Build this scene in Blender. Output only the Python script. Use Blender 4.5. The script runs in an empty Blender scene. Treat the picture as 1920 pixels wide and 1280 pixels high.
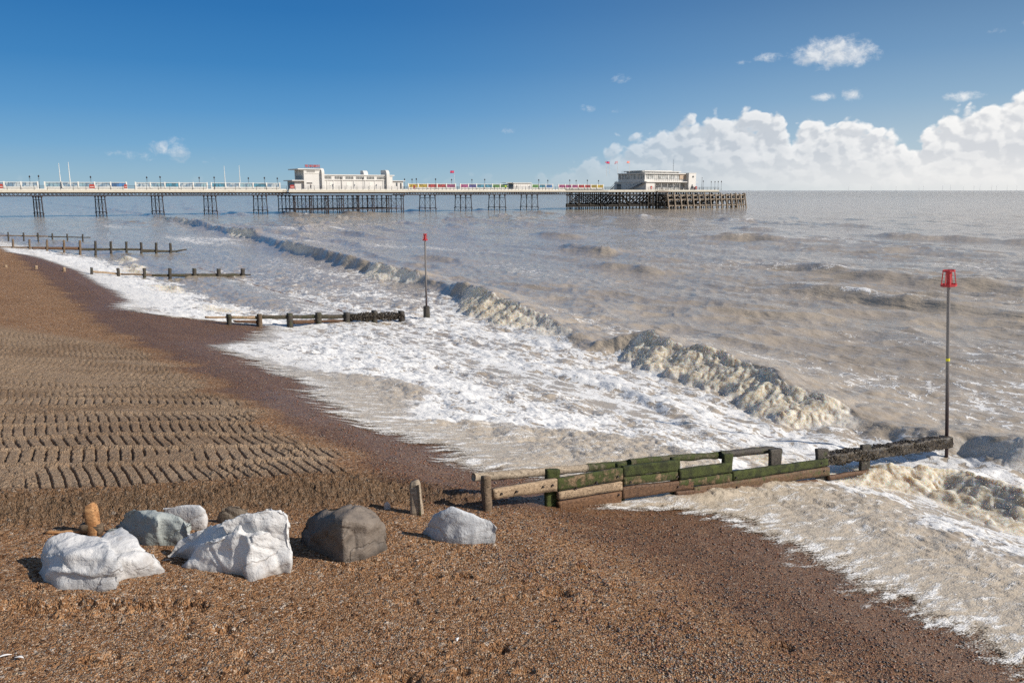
import bpy, bmesh, math, random
import numpy as np
from mathutils import Vector, Matrix, noise as mnoise

# ------------------------------------------------------------------ scene, camera, light
scene = bpy.context.scene
COL = scene.collection
H = 6.9                                   # eye height above the far sea
PITCH = math.atan(283 / 1500)
FPX = 1500.0                              # focal length in pixels of the 1920 wide photograph
cam_d = bpy.data.cameras.new('camera')
cam_d.sensor_width = 36
cam_d.lens = 36 * FPX / 1920
cam_d.clip_start = 0.1
cam_d.clip_end = 60000
cam = bpy.data.objects.new('camera', cam_d)
COL.objects.link(cam)
cam.location = (0, 0, H)
cam.rotation_euler = (math.pi / 2 - PITCH, 0, 0)
scene.camera = cam

SUN_AZ = math.radians(-19)                 # angle from +X towards +Y (the view is along +Y)
SUN_EL = math.radians(33)
SUN_DIR = Vector((math.cos(SUN_EL) * math.cos(SUN_AZ), math.cos(SUN_EL) * math.sin(SUN_AZ), math.sin(SUN_EL)))
sun_d = bpy.data.lights.new('sun', 'SUN')
sun_d.energy = 5.0
sun_d.angle = math.radians(0.53)
sun_d.color = (1.0, 0.93, 0.83)
sun = bpy.data.objects.new('sun', sun_d)
COL.objects.link(sun)
sun.rotation_euler = SUN_DIR.to_track_quat('Z', 'Y').to_euler()

scene.view_settings.view_transform = 'Standard'
scene.view_settings.look = 'None'
scene.view_settings.exposure = 0.12
scene.view_settings.gamma = 1.0
scene.render.engine = 'CYCLES'
scene.cycles.max_bounces = 6
scene.cycles.transparent_max_bounces = 8
scene.cycles.caustics_reflective = False
scene.cycles.caustics_refractive = False
scene.cycles.use_denoising = False
scene.cycles.use_adaptive_sampling = True
scene.cycles.adaptive_threshold = 0.012


# ------------------------------------------------------------------ node helper
class NT:
    """A tiny expression builder over a node tree."""
    def __init__(self, tree):
        self.t = tree
        self.n = tree.nodes
        self.l = tree.links

    def new(self, kind, **props):
        nd = self.n.new(kind)
        for k, v in props.items():
            setattr(nd, k, v)
        return nd

    def put(self, sock, v):
        if isinstance(v, E):
            self.l.new(v.s, sock)
        elif isinstance(v, bpy.types.NodeSocket):
            self.l.new(v, sock)
        elif v is not None:
            if hasattr(sock.default_value, '__len__') and not hasattr(v, '__len__'):
                v = [v] * len(sock.default_value)
            if hasattr(v, '__len__') and len(sock.default_value) == 4 and len(v) == 3:
                v = tuple(v) + (1,)
            sock.default_value = v

    def math(self, op, *a, clamp=False):
        nd = self.new('ShaderNodeMath', operation=op, use_clamp=clamp)
        for i, v in enumerate(a):
            self.put(nd.inputs[i], v)
        return E(self, nd.outputs[0])

    def mix(self, f, a, b, mode='MIX'):
        nd = self.new('ShaderNodeMix', data_type='RGBA', blend_type=mode)
        self.put(nd.inputs[0], f)
        self.put(nd.inputs[6], a)
        self.put(nd.inputs[7], b)
        return E(self, nd.outputs[2])

    def noise(self, vec, scale, detail=3, rough=0.55, dist=0.0, lac=2.0):
        nd = self.new('ShaderNodeTexNoise')
        self.put(nd.inputs['Vector'], vec)
        self.put(nd.inputs['Scale'], scale)
        self.put(nd.inputs['Detail'], detail)
        self.put(nd.inputs['Roughness'], rough)
        self.put(nd.inputs['Lacunarity'], lac)
        self.put(nd.inputs['Distortion'], dist)
        return E(self, nd.outputs[0])

    def noisec(self, vec, scale, detail=2, rough=0.5):
        e = self.noise(vec, scale, detail, rough)
        return E(self, e.s.node.outputs[1])

    def voro(self, vec, scale, feature='F1', out=0, rnd=1.0, smooth=None):
        nd = self.new('ShaderNodeTexVoronoi', feature=feature)
        self.put(nd.inputs['Vector'], vec)
        self.put(nd.inputs['Scale'], scale)
        self.put(nd.inputs['Randomness'], rnd)
        if smooth is not None:
            self.put(nd.inputs['Smoothness'], smooth)
        return E(self, nd.outputs[out])

    def ss(self, v, a, b, o0=0.0, o1=1.0):
        nd = self.new('ShaderNodeMapRange', interpolation_type='SMOOTHSTEP')
        for i, x in enumerate((v, a, b, o0, o1)):
            self.put(nd.inputs[i], x)
        return E(self, nd.outputs[0])

    def ramp(self, f, stops, interp='LINEAR'):
        nd = self.new('ShaderNodeValToRGB')
        r = nd.color_ramp
        r.interpolation = interp
        while len(r.elements) < len(stops):
            r.elements.new(0.5)
        for e, (p, c) in zip(r.elements, stops):
            e.position = p
            e.color = tuple(c) + (1,) if len(c) == 3 else c
        self.put(nd.inputs[0], f)
        return E(self, nd.outputs[0])

    def attr(self, name):
        nd = self.new('ShaderNodeAttribute', attribute_name=name)
        return E(self, nd.outputs['Fac'])

    def mapping(self, vec, rot=(0, 0, 0), scale=(1, 1, 1), loc=(0, 0, 0)):
        nd = self.new('ShaderNodeMapping')
        self.put(nd.inputs['Vector'], vec)
        nd.inputs['Rotation'].default_value = rot
        nd.inputs['Scale'].default_value = scale
        nd.inputs['Location'].default_value = loc
        return E(self, nd.outputs[0])

    def combine(self, x, y, z):
        nd = self.new('ShaderNodeCombineXYZ')
        for i, v in enumerate((x, y, z)):
            self.put(nd.inputs[i], v)
        return E(self, nd.outputs[0])

    def sep(self, v):
        nd = self.new('ShaderNodeSeparateXYZ')
        self.put(nd.inputs[0], v)
        return [E(self, o) for o in nd.outputs]

    def vadd(self, a, b):
        nd = self.new('ShaderNodeVectorMath', operation='ADD')
        self.put(nd.inputs[0], a)
        self.put(nd.inputs[1], b)
        return E(self, nd.outputs[0])

    def vscale(self, a, k):
        nd = self.new('ShaderNodeVectorMath', operation='SCALE')
        self.put(nd.inputs[0], a)
        self.put(nd.inputs['Scale'], k)
        return E(self, nd.outputs[0])

    def bump(self, h, strength=1.0, dist=0.02, normal=None):
        nd = self.new('ShaderNodeBump')
        self.put(nd.inputs['Strength'], strength)
        self.put(nd.inputs['Distance'], dist)
        self.put(nd.inputs['Height'], h)
        if normal is not None:
            self.put(nd.inputs['Normal'], normal)
        return E(self, nd.outputs[0])


class E:
    def __init__(self, nt, s):
        self.nt, self.s = nt, s
    def __add__(self, o): return self.nt.math('ADD', self, o)
    __radd__ = __add__
    def __sub__(self, o): return self.nt.math('SUBTRACT', self, o)
    def __rsub__(self, o): return self.nt.math('SUBTRACT', o, self)
    def __mul__(self, o): return self.nt.math('MULTIPLY', self, o)
    __rmul__ = __mul__
    def __truediv__(self, o): return self.nt.math('DIVIDE', self, o)
    def __pow__(self, o): return self.nt.math('POWER', self, o)
    def clamp(self): return self.nt.math('ADD', self, 0.0, clamp=True)
    def abs(self): return self.nt.math('ABSOLUTE', self)
    def max(self, o): return self.nt.math('MAXIMUM', self, o)
    def min(self, o): return self.nt.math('MINIMUM', self, o)


def material(name):
    m = bpy.data.materials.new(name)
    m.use_nodes = True
    nt = NT(m.node_tree)
    b = m.node_tree.nodes['Principled BSDF']
    return m, nt, b


def objco(nt):
    return E(nt, nt.new('ShaderNodeTexCoord').outputs['Object'])


def geopos(nt):
    return E(nt, nt.new('ShaderNodeNewGeometry').outputs['Position'])


# ------------------------------------------------------------------ world: sky and clouds
def build_world():
    w = bpy.data.worlds.new('World')
    scene.world = w
    w.use_nodes = True
    w.cycles.sampling_method = 'MANUAL'
    w.cycles.sample_map_resolution = 512
    nt = NT(w.node_tree)
    bg = w.node_tree.nodes['Background']
    sky = nt.new('ShaderNodeTexSky', sky_type='NISHITA')
    sky.sun_disc = False
    sky.sun_elevation = SUN_EL
    # Nishita: the sun stands at azimuth sun_rotation measured clockwise from +Y
    sky.sun_rotation = math.pi / 2 - SUN_AZ
    sky.altitude = 0
    sky.air_density = 0.95
    sky.dust_density = 0.25
    sky.ozone_density = 1.6
    d = E(nt, nt.new('ShaderNodeTexCoord').outputs['Generated'])
    dx, dy, dz = nt.sep(d)
    az = nt.math('ARCTAN2', dx, dy)
    el = nt.math('ARCSINE', dz)

    def px2az(x):
        return math.atan((x - 960) / FPX / 1.0177)

    def px2el(y, x=960):
        u = (x - 960) / FPX
        v = -(y - 640) / FPX
        f = math.cos(PITCH) + math.sin(PITCH) * v
        z = -math.sin(PITCH) + math.cos(PITCH) * v
        return math.atan2(z, math.hypot(u, f))

    # skyline of the cloud bank: el of its top as a function of azimuth
    line = [(-400, 345), (700, 338), (900, 330), (1060, 306), (1110, 276), (1180, 250), (1260, 212), (1330, 214), (1385, 190), (1430, 184), (1455, 205),
            (1478, 252), (1505, 200), (1535, 212), (1580, 206), (1620, 220), (1670, 226), (1712, 250), (1750, 208), (1830, 196), (1870, 178),
            (1900, 150), (1960, 120), (2100, 80), (2500, 40)]
    a0, a1 = px2az(-400), px2az(2500)
    fac = (az - a0) / (a1 - a0)
    stops = [((px2az(x) - a0) / (a1 - a0), [max(0.0, px2el(y, x)) / 0.25] * 3) for x, y in line]
    top = nt.ramp(fac, stops) * 0.25
    blobs = [(1545, 100, 62, 22, .95), (1588, 112, 38, 9, .7), (1425, 110, 34, 10, .50), (1160, 148, 20, 13, .42), (1098, 203, 24, 9, .40), (1155, 208, 22, 7, .30),
             (955, 245, 22, 8, .42), (1532, 182, 26, 8, .55), (1585, 180, 18, 11, .75), (1790, 182, 28, 9, .8), (305, 276, 20, 15, .62),
             (338, 283, 20, 24, .62), (250, 292, 70, 13, .34), (398, 300, 18, 9, .34), (1385, 118, 22, 7, .3), (1830, 60, 30, 8, .25), (1905, 45, 25, 8, .3)]

    def density(az, el):
        p = nt.combine(az, el * 1.25, 0.0)
        wv = nt.noisec(p, 26, 3, 0.6)
        pw = nt.vadd(p, nt.vscale(nt.vadd(wv, (-.5, -.5, -.5)), 0.022))
        big = nt.noise(pw, 17, 2, 0.5)
        bil = nt.voro(pw, 52, 'SMOOTH_F1', 0, 1.0, 0.35)
        bil2 = nt.voro(pw, 125, 'SMOOTH_F1', 0, 1.0, 0.3)
        fine = nt.noise(pw, 90, 5, 0.62)
        lump = (big - 0.5) * 0.050 + (0.42 - bil) * 0.034 + (0.42 - bil2) * 0.011 + (fine - 0.5) * 0.014
        bank = (top - el + lump - .006)
        bl = None
        for (x, y, rx, ry, k) in blobs:
            e = ((az - px2az(x)) * (FPX / rx)) ** 2.0 + ((el - px2el(y, x)) * (FPX / ry)) ** 2.0
            g = nt.math('SUBTRACT', k, e * 0.55)
            bl = g if bl is None else bl.max(g)
        fineb = nt.noise(pw, 60, 6, 0.65)
        blob = bl + (fineb - 0.5) * 2.1 - 0.12
        return bank, blob, lump

    bank, blob, lump = density(az, el)
    bank2, blob2, lump2 = density(az + 0.0050, el + 0.0065)
    mask_bank = nt.ss(bank, -0.0030, 0.0085)
    # the left of the bank thins to a veil
    veil = nt.ss(az, px2az(900), px2az(1400), 0.12, 1.0) * nt.ss(el, .0, .012, .75, 1.0)
    mask_bank = mask_bank * veil
    mask_blob = nt.ss(blob, 0.0, 1.0) * 0.80
    mask = mask_bank.max(mask_blob)
    lit = nt.ss(lump - lump2, -.0085, .0075)
    litb = nt.ss(blob - blob2, -0.5, 0.6)
    depth = nt.ss(bank, 0.004, 0.050)
    soft = nt.noise(nt.combine(az, el * 2.0, 0.3), 20, 5, 0.6)
    rim = nt.ss(bank, .0, .013, 1.0, .0)
    shade = (lit * .8 + rim * .35) * nt.math('SUBTRACT', 1.0, depth * 0.45) + (soft - 0.50) * depth * 1.5 + .04
    horiz = nt.ss(el, 0.0, 0.05, 1.0, 0.0)
    shade = shade.clamp()
    east = nt.ss(az, px2az(1050), px2az(1920))
    dark = nt.mix(east, (4.3, 4.95, 5.7), (6.1, 6.3, 6.6))
    brt = nt.mix(east, (7.4, 7.7, 8.0), (9.2, 9.1, 8.9))
    ccol = nt.mix(nt.mix(mask_blob, shade, litb), dark, brt)
    ccol = nt.mix(horiz * .75, ccol, nt.mix(east, (5.2, 5.8, 6.2), (8.2, 8.1, 7.9)))
    def lin(c):
        return tuple(((v / 255 + .055) / 1.055) ** 2.4 * 9.2 for v in c)
    def grad(stops):
        return nt.ramp(nt.math('DIVIDE', el, .26, clamp=True), [(e / .26, lin(c)) for e, c in stops])
    west = grad([(0, (160, 188, 202)), (.02, (147, 183, 205)), (.05, (120, 170, 207)), (.09, (92, 152, 202)), (.14, (66, 132, 190)), (.20, (50, 116, 178)), (.26, (44, 106, 168))])
    eastg = grad([(0, (205, 212, 212)), (.05, (180, 200, 212)), (.10, (146, 178, 204)), (.15, (118, 156, 192)), (.21, (96, 134, 174)), (.26, (84, 122, 164))])
    grd = nt.mix(nt.ss(az, px2az(500), px2az(2100)), west, eastg)
    base = nt.mix(nt.ss(el, .22, .75), grd, sky.outputs[0])
    # behind the eye the model sky stays as it is
    base = nt.mix(nt.ss(dy, -.25, .35), sky.outputs[0], base)
    col = nt.mix(mask, base, ccol)
    nt.put(bg.inputs['Color'], col)
    bg.inputs['Strength'].default_value = 0.10


build_world()

# ------------------------------------------------------------------ numpy noise
def _hash(ix, iy, seed):
    n = (ix.astype(np.int64) * 374761393 + iy.astype(np.int64) * 668265263 + seed * 974634777) & 0xFFFFFFFF
    n = ((n ^ (n >> 13)) * 1274126177) & 0xFFFFFFFF
    n = n ^ (n >> 16)
    return n


def rnd2(ix, iy, seed=0):
    return (_hash(ix, iy, seed) & 0xFFFFFF) / float(0xFFFFFF)


def gn(x, y, seed=0):
    """gradient noise, about -1..1"""
    x = np.asarray(x, float); y = np.asarray(y, float)
    ix = np.floor(x); iy = np.floor(y)
    fx = x - ix; fy = y - iy
    ux = fx * fx * fx * (fx * (fx * 6 - 15) + 10)
    uy = fy * fy * fy * (fy * (fy * 6 - 15) + 10)
    def g(dx, dy):
        a = rnd2(ix + dx, iy + dy, seed) * (2 * math.pi)
        return np.cos(a) * (fx - dx) + np.sin(a) * (fy - dy)
    a = g(0, 0); b = g(1, 0); c = g(0, 1); d = g(1, 1)
    return ((a + (b - a) * ux) * (1 - uy) + (c + (d - c) * ux) * uy) * 1.5


def fbm(x, y, octv=4, seed=0, gain=0.5):
    r = 0; a = 1.0; tot = 0
    for i in range(octv):
        r = r + a * gn(x, y, seed + i * 17)
        tot += a
        x, y = (0.8 * x - 0.6 * y) * 2.03, (0.6 * x + 0.8 * y) * 2.03
        a *= gain
    return r / tot * 1.4


def billow(x, y, octv=4, seed=0, gain=0.5):
    r = 0; a = 1.0; tot = 0
    for i in range(octv):
        r = r + a * np.abs(gn(x, y, seed + i * 17))
        tot += a
        x, y = (0.8 * x - 0.6 * y) * 2.03, (0.6 * x + 0.8 * y) * 2.03
        a *= gain
    return r / tot * 2.0


def sstep(v, a, b):
    t = np.clip((np.asarray(v, float) - a) / (b - a), 0, 1)
    return t * t * (3 - 2 * t)


# ------------------------------------------------------------------ frames of the place
GA = math.radians(35)                     # seaward direction of the beach, from +X
SX, SY = math.cos(GA), math.sin(GA)       # s: towards the sea, t: along the shore, away from the eye


def st(x, y):
    return SX * x + SY * y, -SY * x + SX * y


def xy(s, t):
    return SX * s - SY * t, SY * s + SX * t


def ray(px, py):
    a = (px - 960) / FPX; b = -(py - 640) / FPX
    return np.array([a, math.cos(PITCH) + math.sin(PITCH) * b, -math.sin(PITCH) + math.cos(PITCH) * b])


def on_z(px, py, z):
    d = ray(px, py); k = (z - H) / d[2]
    return np.array([d[0] * k, d[1] * k, z])


def on_t(px, py, t):
    """point of a groyne's upright plane t = const"""
    d = ray(px, py); k = t / (-SY * d[0] + SX * d[1])
    return np.array([0, 0, H]) + d * k


PROF_S = [-40, -6, 0, 4.5, 6.15, 7.5, 8.85, 10.6, 12.6, 14.4, 16.5, 18.5, 22, 30, 60, 400]
PROF_Z = [3.3, 2.62, 2.48, 2.36, 2.22, 1.93, 1.69, 1.38, 1.06, 0.74, 0.42, 0.10, -0.45, -1.2, -2.5, -4]
BANK = ((-14.0, 18.2), (-1.0, 13.05), (6.2, 9.75))


def bank_t(s):
    return np.interp(s, [-40, -14, -1, 6.2, 8], [27, 17.6, 12.95, 9.95, 9.5])


def ground_base(x, y):
    s, t = st(x, y)
    s = s + np.interp(t, [84, 105, 130, 200], [0, 2.0, 7, 20])
    z = np.interp(s, PROF_S, PROF_Z)
    z = z - np.interp(t, [12, 35, 60, 92], [0, .58, .82, .95]) * (1 - sstep(s, 12.5, 17)) * sstep(s, -3, 6)
    terrace = sstep(t - bank_t(s), -0.28, 0.40) * (1 - sstep(s, 4.6, 7.0)) * (1 - sstep(t, 14, 24))
    z = z + 0.30 * terrace
    return z


def ground_hit(px, py):
    d = ray(px, py)
    lo = 3.0; k = lo
    z = lambda k: H + d[2] * k - float(ground_base(d[0] * k, d[1] * k))
    k0 = k
    while z(k) > 0 and k < 400:
        k0 = k; k += 0.25
    a, b = k0, k
    for _ in range(25):
        m = (a + b) / 2
        if z(m) > 0: a = m
        else: b = m
    return np.array([d[0] * a, d[1] * a, H + d[2] * a])


# the reach of the last wave on the shingle, traced once and turned into (s, t)
EDGE_PX = [(1920, 1330), (1880, 1280), (1790, 1225), (1700, 1178), (1600, 1128), (1500, 1066), (1400, 1015), (1330, 985), (1200, 962), (1075, 958)]
EDGE_PX2 = [(990, 905), (900, 893), (800, 868), (700, 815), (650, 797), (590, 780), (560, 757), (520, 718), (450, 684), (380, 652), (365, 646), (430, 636),
            (480, 612), (430, 606), (280, 590), (215, 583), (190, 577), (215, 560), (185, 540), (160, 528), (150, 520), (130, 507), (90, 492), (40, 478), (0, 472)]


def edge_curves():
    out = []
    for e in EDGE_PX + EDGE_PX2:
        g = ground_hit(*e)
        out.append(st(g[0], g[1]))
    out.append((3.4, 98)); out.append((-1.0, 130)); out.append((-14.0, 200))
    out.append((9.0, -20)); out.append((9.3, 0))
    out.sort(key=lambda q: q[1])
    return np.array(out)


EDGE = edge_curves()


def _trace(pts, extra=()):
    out = [st(*ground_hit(*e)[:2]) for e in pts] + list(extra)
    out.sort(key=lambda q: q[1])
    return np.array(out)


# landward limit of the thick white foam, both sides of the near groyne
WHITE_N = _trace([(372, 646), (440, 664), (560, 698), (700, 716), (800, 738), (750, 757), (672, 785), (770, 785), (893, 800), (977, 812), (1093, 822), (1190, 836)], [(7, 42), (6, 80), (12.5, 9.9)])
WHITE_S = _trace([(1330, 925), (1500, 915), (1600, 945), (1669, 965), (1726, 1020), (1860, 1070), (1960, 1100)], [(14.5, 0), (11, 9.9)])


def white_s(t):
    return np.where(t > 9.8, np.interp(t, WHITE_N[:, 1], WHITE_N[:, 0]), np.interp(t, WHITE_S[:, 1], WHITE_S[:, 0]))


def edge_s(t):
    return np.interp(t, EDGE[:, 1], EDGE[:, 0])


# ------------------------------------------------------------------ breaking waves
# crest line of the main breaker: s as a function of t
CR_T = [-40, 0, 8.2, 9.7, 12.0, 13.9, 16.1, 18.1, 21.0, 23.6, 26.0, 29.3, 33.2, 38.6, 42.5, 50.8, 59.3, 69.4, 90.5, 119, 131, 180, 260]
CR_S = [21, 21, 21.2, 21.3, 21.0, 21.7, 22.3, 22.95, 23.4, 24.0, 22.9, 23.6, 24.6, 25.9, 26.5, 28.0, 28.8, 30.0, 32.3, 36.6, 37.2, 41.8, 48]
# height and how much of it is broken, along t
HT_T = [-40, 4, 8, 10.5, 12, 13.5, 16, 20, 23.8, 24.8, 26.2, 29, 34, 40, 43.5, 46, 50, 52, 54, 59, 63, 68, 72, 84, 92, 96, 112, 119, 126, 135, 160, 180, 200, 260]
HT_A = [.4, .5, .75, .45, .3, .62, .90, .95, .95, .85, .22, .42, .85, 1.0, 1.0, .5, .6, 1.0, .9, 1.1, .9, 1.1, 1.0, 1.1, 1.1, .8, .9, 1.3, 1.3, .8, .8, 1.1, .6, .4]
BR_A = [.0, .3, .5, .25, .2, .95, 1., 1., .95, .05, .0, .5, 1., 1., .15, .1, .1, .6, .6, .9, .1, .35, .1, .5, .45, .1, .2, .8, .8, .1, .1, .6, 0, 0]


def wave_fields(s, t):
    """height, froth (0..1) of the breakers"""
    tn = t + 1.2 * gn(t / 5.0, s * 0 + 3.3, 5)
    sc = np.interp(tn, CR_T, CR_S) + 0.35 * gn(t / 2.3, s * 0 + 1.1, 9) + 0.12 * gn(t / .7, s * 0 + 4.1, 10)
    A = np.interp(t, HT_T, HT_A); B = np.interp(t, HT_T, BR_A)
    B = np.clip(B, 0, 1)
    x = s - sc
    back = np.exp(-(np.maximum(x, 0) / 2.2) ** 1.15)
    front_w = 0.52 + 0.42 * B
    A = A * (.92 + .16 * gn(t / 1.1, s * 0 + 9, 87))
    roll = (1.75 + .5 * gn(t / .9, s * 0 + 6, 86)) * B                                        # the roller lies in front of the crest
    front = np.exp(-(np.maximum(-x, 0) / front_w) ** 2.0)
    z = A * np.where(x > 0, back, front)
    rx = -x / np.maximum(roll, 0.01)
    rxx = np.clip(rx, 0, 1.25) / 1.25
    rprof = np.where((x < 0.12) & (rx < 1.25), 1, 0) * (.80 * (1 - rxx) + .20 * (1 - rxx ** 4)) * (1 - sstep(rxx, .9, 1.0))
    roller = A * (0.86 + .08 * gn(t / .6, s * 0 + 2, 85)) * rprof * B
    z2 = np.maximum(z, roller)
    froth = B * sstep(x, -1.45 * np.maximum(roll, .1), -1.0 * np.maximum(roll, .1)) * (1 - sstep(x + .25 * gn(s / .5, t / .5, 88), -0.34, -0.06))
    # trough drawn down ahead of the breaker
    z2 = z2 - 0.16 * A * np.exp(-((x + 2.6) / 1.2) ** 2)
    # the bore on the near side of the groyne
    sc2 = np.interp(t, [0, 4, 6.6, 8.2, 9.6, 11.5], [18.6, 18.0, 17.3, 17.9, 16.9, 16.2]) + 0.25 * gn(t / 1.1, s * 0 + 7, 12)
    A2 = np.interp(t, [-20, 0, 4, 8, 9.4, 10.2, 13], [0, .5, .70, .66, .55, .25, 0])
    x2 = s - sc2
    zb = A2 * np.where(x2 > 0, np.exp(-(np.maximum(x2, 0) / 1.6) ** 1.2), 0)
    rp2 = np.clip(1 + x2 / 1.65, 0, 1) ** 0.9 * (x2 <= 0)
    zb = np.maximum(zb, A2 * 0.92 * rp2)
    f2 = sstep(x2, -1.65, -1.3) * (1 - sstep(x2, -.05, 0.35)) * sstep(A2, .1, .4)
    # spent bore further in, across the foam sheet
    sc3 = np.interp(t, [8, 10.5, 13, 16, 19, 22, 28, 40], [14.6, 14.9, 15.6, 17.2, 18.0, 17.6, 16.5, 15]) + 0.4 * gn(t / 1.5, s * 0 + 2, 31)
    A3 = np.interp(t, [8, 10.2, 13, 17, 21, 26, 36, 44], [.0, .34, .36, .32, .22, .14, .14, 0])
    x3 = s - sc3
    z3 = A3 * np.where(x3 > 0, np.exp(-(np.maximum(x3, 0) / 1.8) ** 1.2), np.exp(-(x3 / 0.55) ** 2))
    f3 = sstep(t, 9.6, 10.4) * (1 - sstep(t, 11.2, 12.6)) * np.exp(-((x3 + .25) / .55) ** 2)
    # one more small breaker towards the far groynes
    sc4 = np.interp(t, [52, 60, 75, 90], [11.5, 12.0, 13.0, 14.5]) + .8 * gn(t / 4, s * 0, 44)
    A4 = np.interp(t, [36, 42, 48, 55, 62, 70, 78, 84, 90], [0, .45, .2, .5, .1, .5, .35, .5, 0]); x4 = s - sc4
    z4 = A4 * np.where(x4 > 0, np.exp(-(np.maximum(x4, 0) / 1.5)), np.exp(-(x4 / 0.7) ** 2))
    f4 = sstep(A4, .3, .45) * np.exp(-((x4 + .4) / .8) ** 2)
    z = z2 + zb + z3 + z4
    fr = np.maximum(np.maximum(froth, f2), np.maximum(f3, f4))
    over = A * B * np.exp(-((x + .1) / .35) ** 2) + A2 * .6 * np.exp(-((x2 + .1) / .3) ** 2)
    return z, np.clip(fr, 0, 1), over, x


def sea_height(x, y, r):
    s, t = st(x, y)
    off = sstep(s, 21, 34)                               # open water beyond the surf
    level = 0.22 * np.exp(-np.maximum(s - 18, 0) / 14)
    z = level
    fade = lambda lam: np.clip(lam / (2.2 * (0.02 + r * r * 0.00009)), 0, 1) ** 0.7
    # wind sea: sharp little crests, longer along the shore
    w1 = 1 - np.abs(gn(s / 5.2 + 0.6 * gn(s / 9, t / 14, 2), t / 13.0, 21)) * 2
    w2 = 1 - np.abs(gn((s * .93 + t * .36) / 2.3, (t * .93 - s * .36) / 5.2, 22)) * 2
    w3 = 1 - np.abs(gn((s * .9 - t * .43) / 0.95, (t * .9 + s * .43) / 2.1, 23)) * 2
    gate = 0.35 + 0.9 * sstep(gn(s / 26, t / 60, 24), -.35, .55)
    z = z + off * gate * (0.27 * w1 * fade(9) + 0.15 * w2 * fade(4))
    z = z + (0.3 + 0.7 * off) * 0.045 * w3 * fade(1.6)
    z = z + 0.020 * fbm(s / 0.55, t / 0.9, 3, 25) * fade(0.5)
    # lower swells standing up in rows outside the breaker
    for k, (s0, a, L) in enumerate(((33, .30, 1.9), (38, .38, 2.2), (47, .50, 2.6), (58, .6, 3.0), (72, .65, 3.2), (90, .7, 3.4), (115, .7, 4), (140, .7, 4))):
        sc = s0 + 2.5 * gn(t / 18, s * 0 + k, 50 + k) + (t - 40) * .06 + .7 * gn(t / 3.5, s * 0 + k, 70 + k)
        am = a * sstep(gn(t / 15 + k * 7.7, s * 0 + .5, 60 + k), .0, .5)
        xx = s - sc
        z = z + am * np.where(xx > 0, np.exp(-(np.maximum(xx, 0) / L) ** 1.3), np.exp(-(xx / (L * .38)) ** 2))
    wz, froth, over, xc = wave_fields(s, t)
    z = z + wz
    surf = (1 - off)
    # churned water of the surf zone
    ch = billow(s / 1.3, t / 1.9, 3, 90)
    z = z + surf * sstep(s, 11.5, 15) * (0.14 * ch - .08) * fade(1.0)
    fz = billow(s / 0.75 + .5 * gn(s / .35, t / .35, 3), t / 0.75 + .5 * gn(s / .35, t / .35, 4), 3, 95, .42)
    z = z + froth * (0.115 * np.clip(fz, 0, None) ** .8 - 0.04)
    lump = gn(s / 0.17, t / 0.17, 99) + 0.6 * gn(s / 0.08, t / 0.08, 100)
    z = z + froth * 0.007 * lump
    return z, froth, over, s, t, xc


# ------------------------------------------------------------------ polar sheets
def sheet(name, rs, azs, fn, keep=None):
    """fn(x, y, r) -> (dx, dy, z, {attr}) ; one mesh, dense near the eye and open to the horizon"""
    R, A = np.meshgrid(rs, azs, indexing='ij')
    X = (R * np.sin(A)).ravel(); Y = (R * np.cos(A)).ravel(); Rf = R.ravel()
    dx, dy, Z, attrs = fn(X, Y, Rf)
    n, m = R.shape
    i = np.arange(n - 1)[:, None] * m + np.arange(m - 1)[None, :]
    quads = np.stack([i, i + 1, i + m + 1, i + m], -1).reshape(-1, 4)
    if keep is not None:
        kv = keep(X, Y, Z)
        quads = quads[kv[quads].any(1)]
        used = np.zeros(len(X), bool); used[quads.ravel()] = True
        remap = np.cumsum(used) - 1
        quads = remap[quads]
        X, Y, Z = X[used], Y[used], Z[used]
        dx = dx[used] if hasattr(dx, '__len__') else dx
        dy = dy[used] if hasattr(dy, '__len__') else dy
        attrs = {k: v[used] for k, v in attrs.items()}
    co = np.stack([X + dx, Y + dy, Z], 1)
    me = bpy.data.meshes.new(name)
    me.vertices.add(len(co)); me.vertices.foreach_set('co', co.astype(np.float32).ravel())
    nq = len(quads)
    me.loops.add(nq * 4); me.loops.foreach_set('vertex_index', quads.astype(np.int32)[:, ::-1].ravel())
    me.polygons.add(nq)
    me.polygons.foreach_set('loop_start', np.arange(nq, dtype=np.int32) * 4)
    me.polygons.foreach_set('use_smooth', np.ones(nq, bool))
    me.update(calc_edges=True)
    for k, v in attrs.items():
        a = me.attributes.new(k, 'FLOAT', 'POINT')
        a.data.foreach_set('value', v.astype(np.float32))
    ob = bpy.data.objects.new(name, me)
    COL.objects.link(ob)
    return ob


def radii(r0, r1, a, b):
    out = [r0]
    while out[-1] < r1:
        r = out[-1]
        out.append(r + a + b * r * r)
    return np.array(out)


def azimuths(dense, n):
    core = np.linspace(-dense, dense, n)
    out = np.linspace(dense, math.radians(64), 60)[1:]
    return np.concatenate([-out[::-1], core, out])


AZ = azimuths(math.radians(35.5), 1250)


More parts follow.
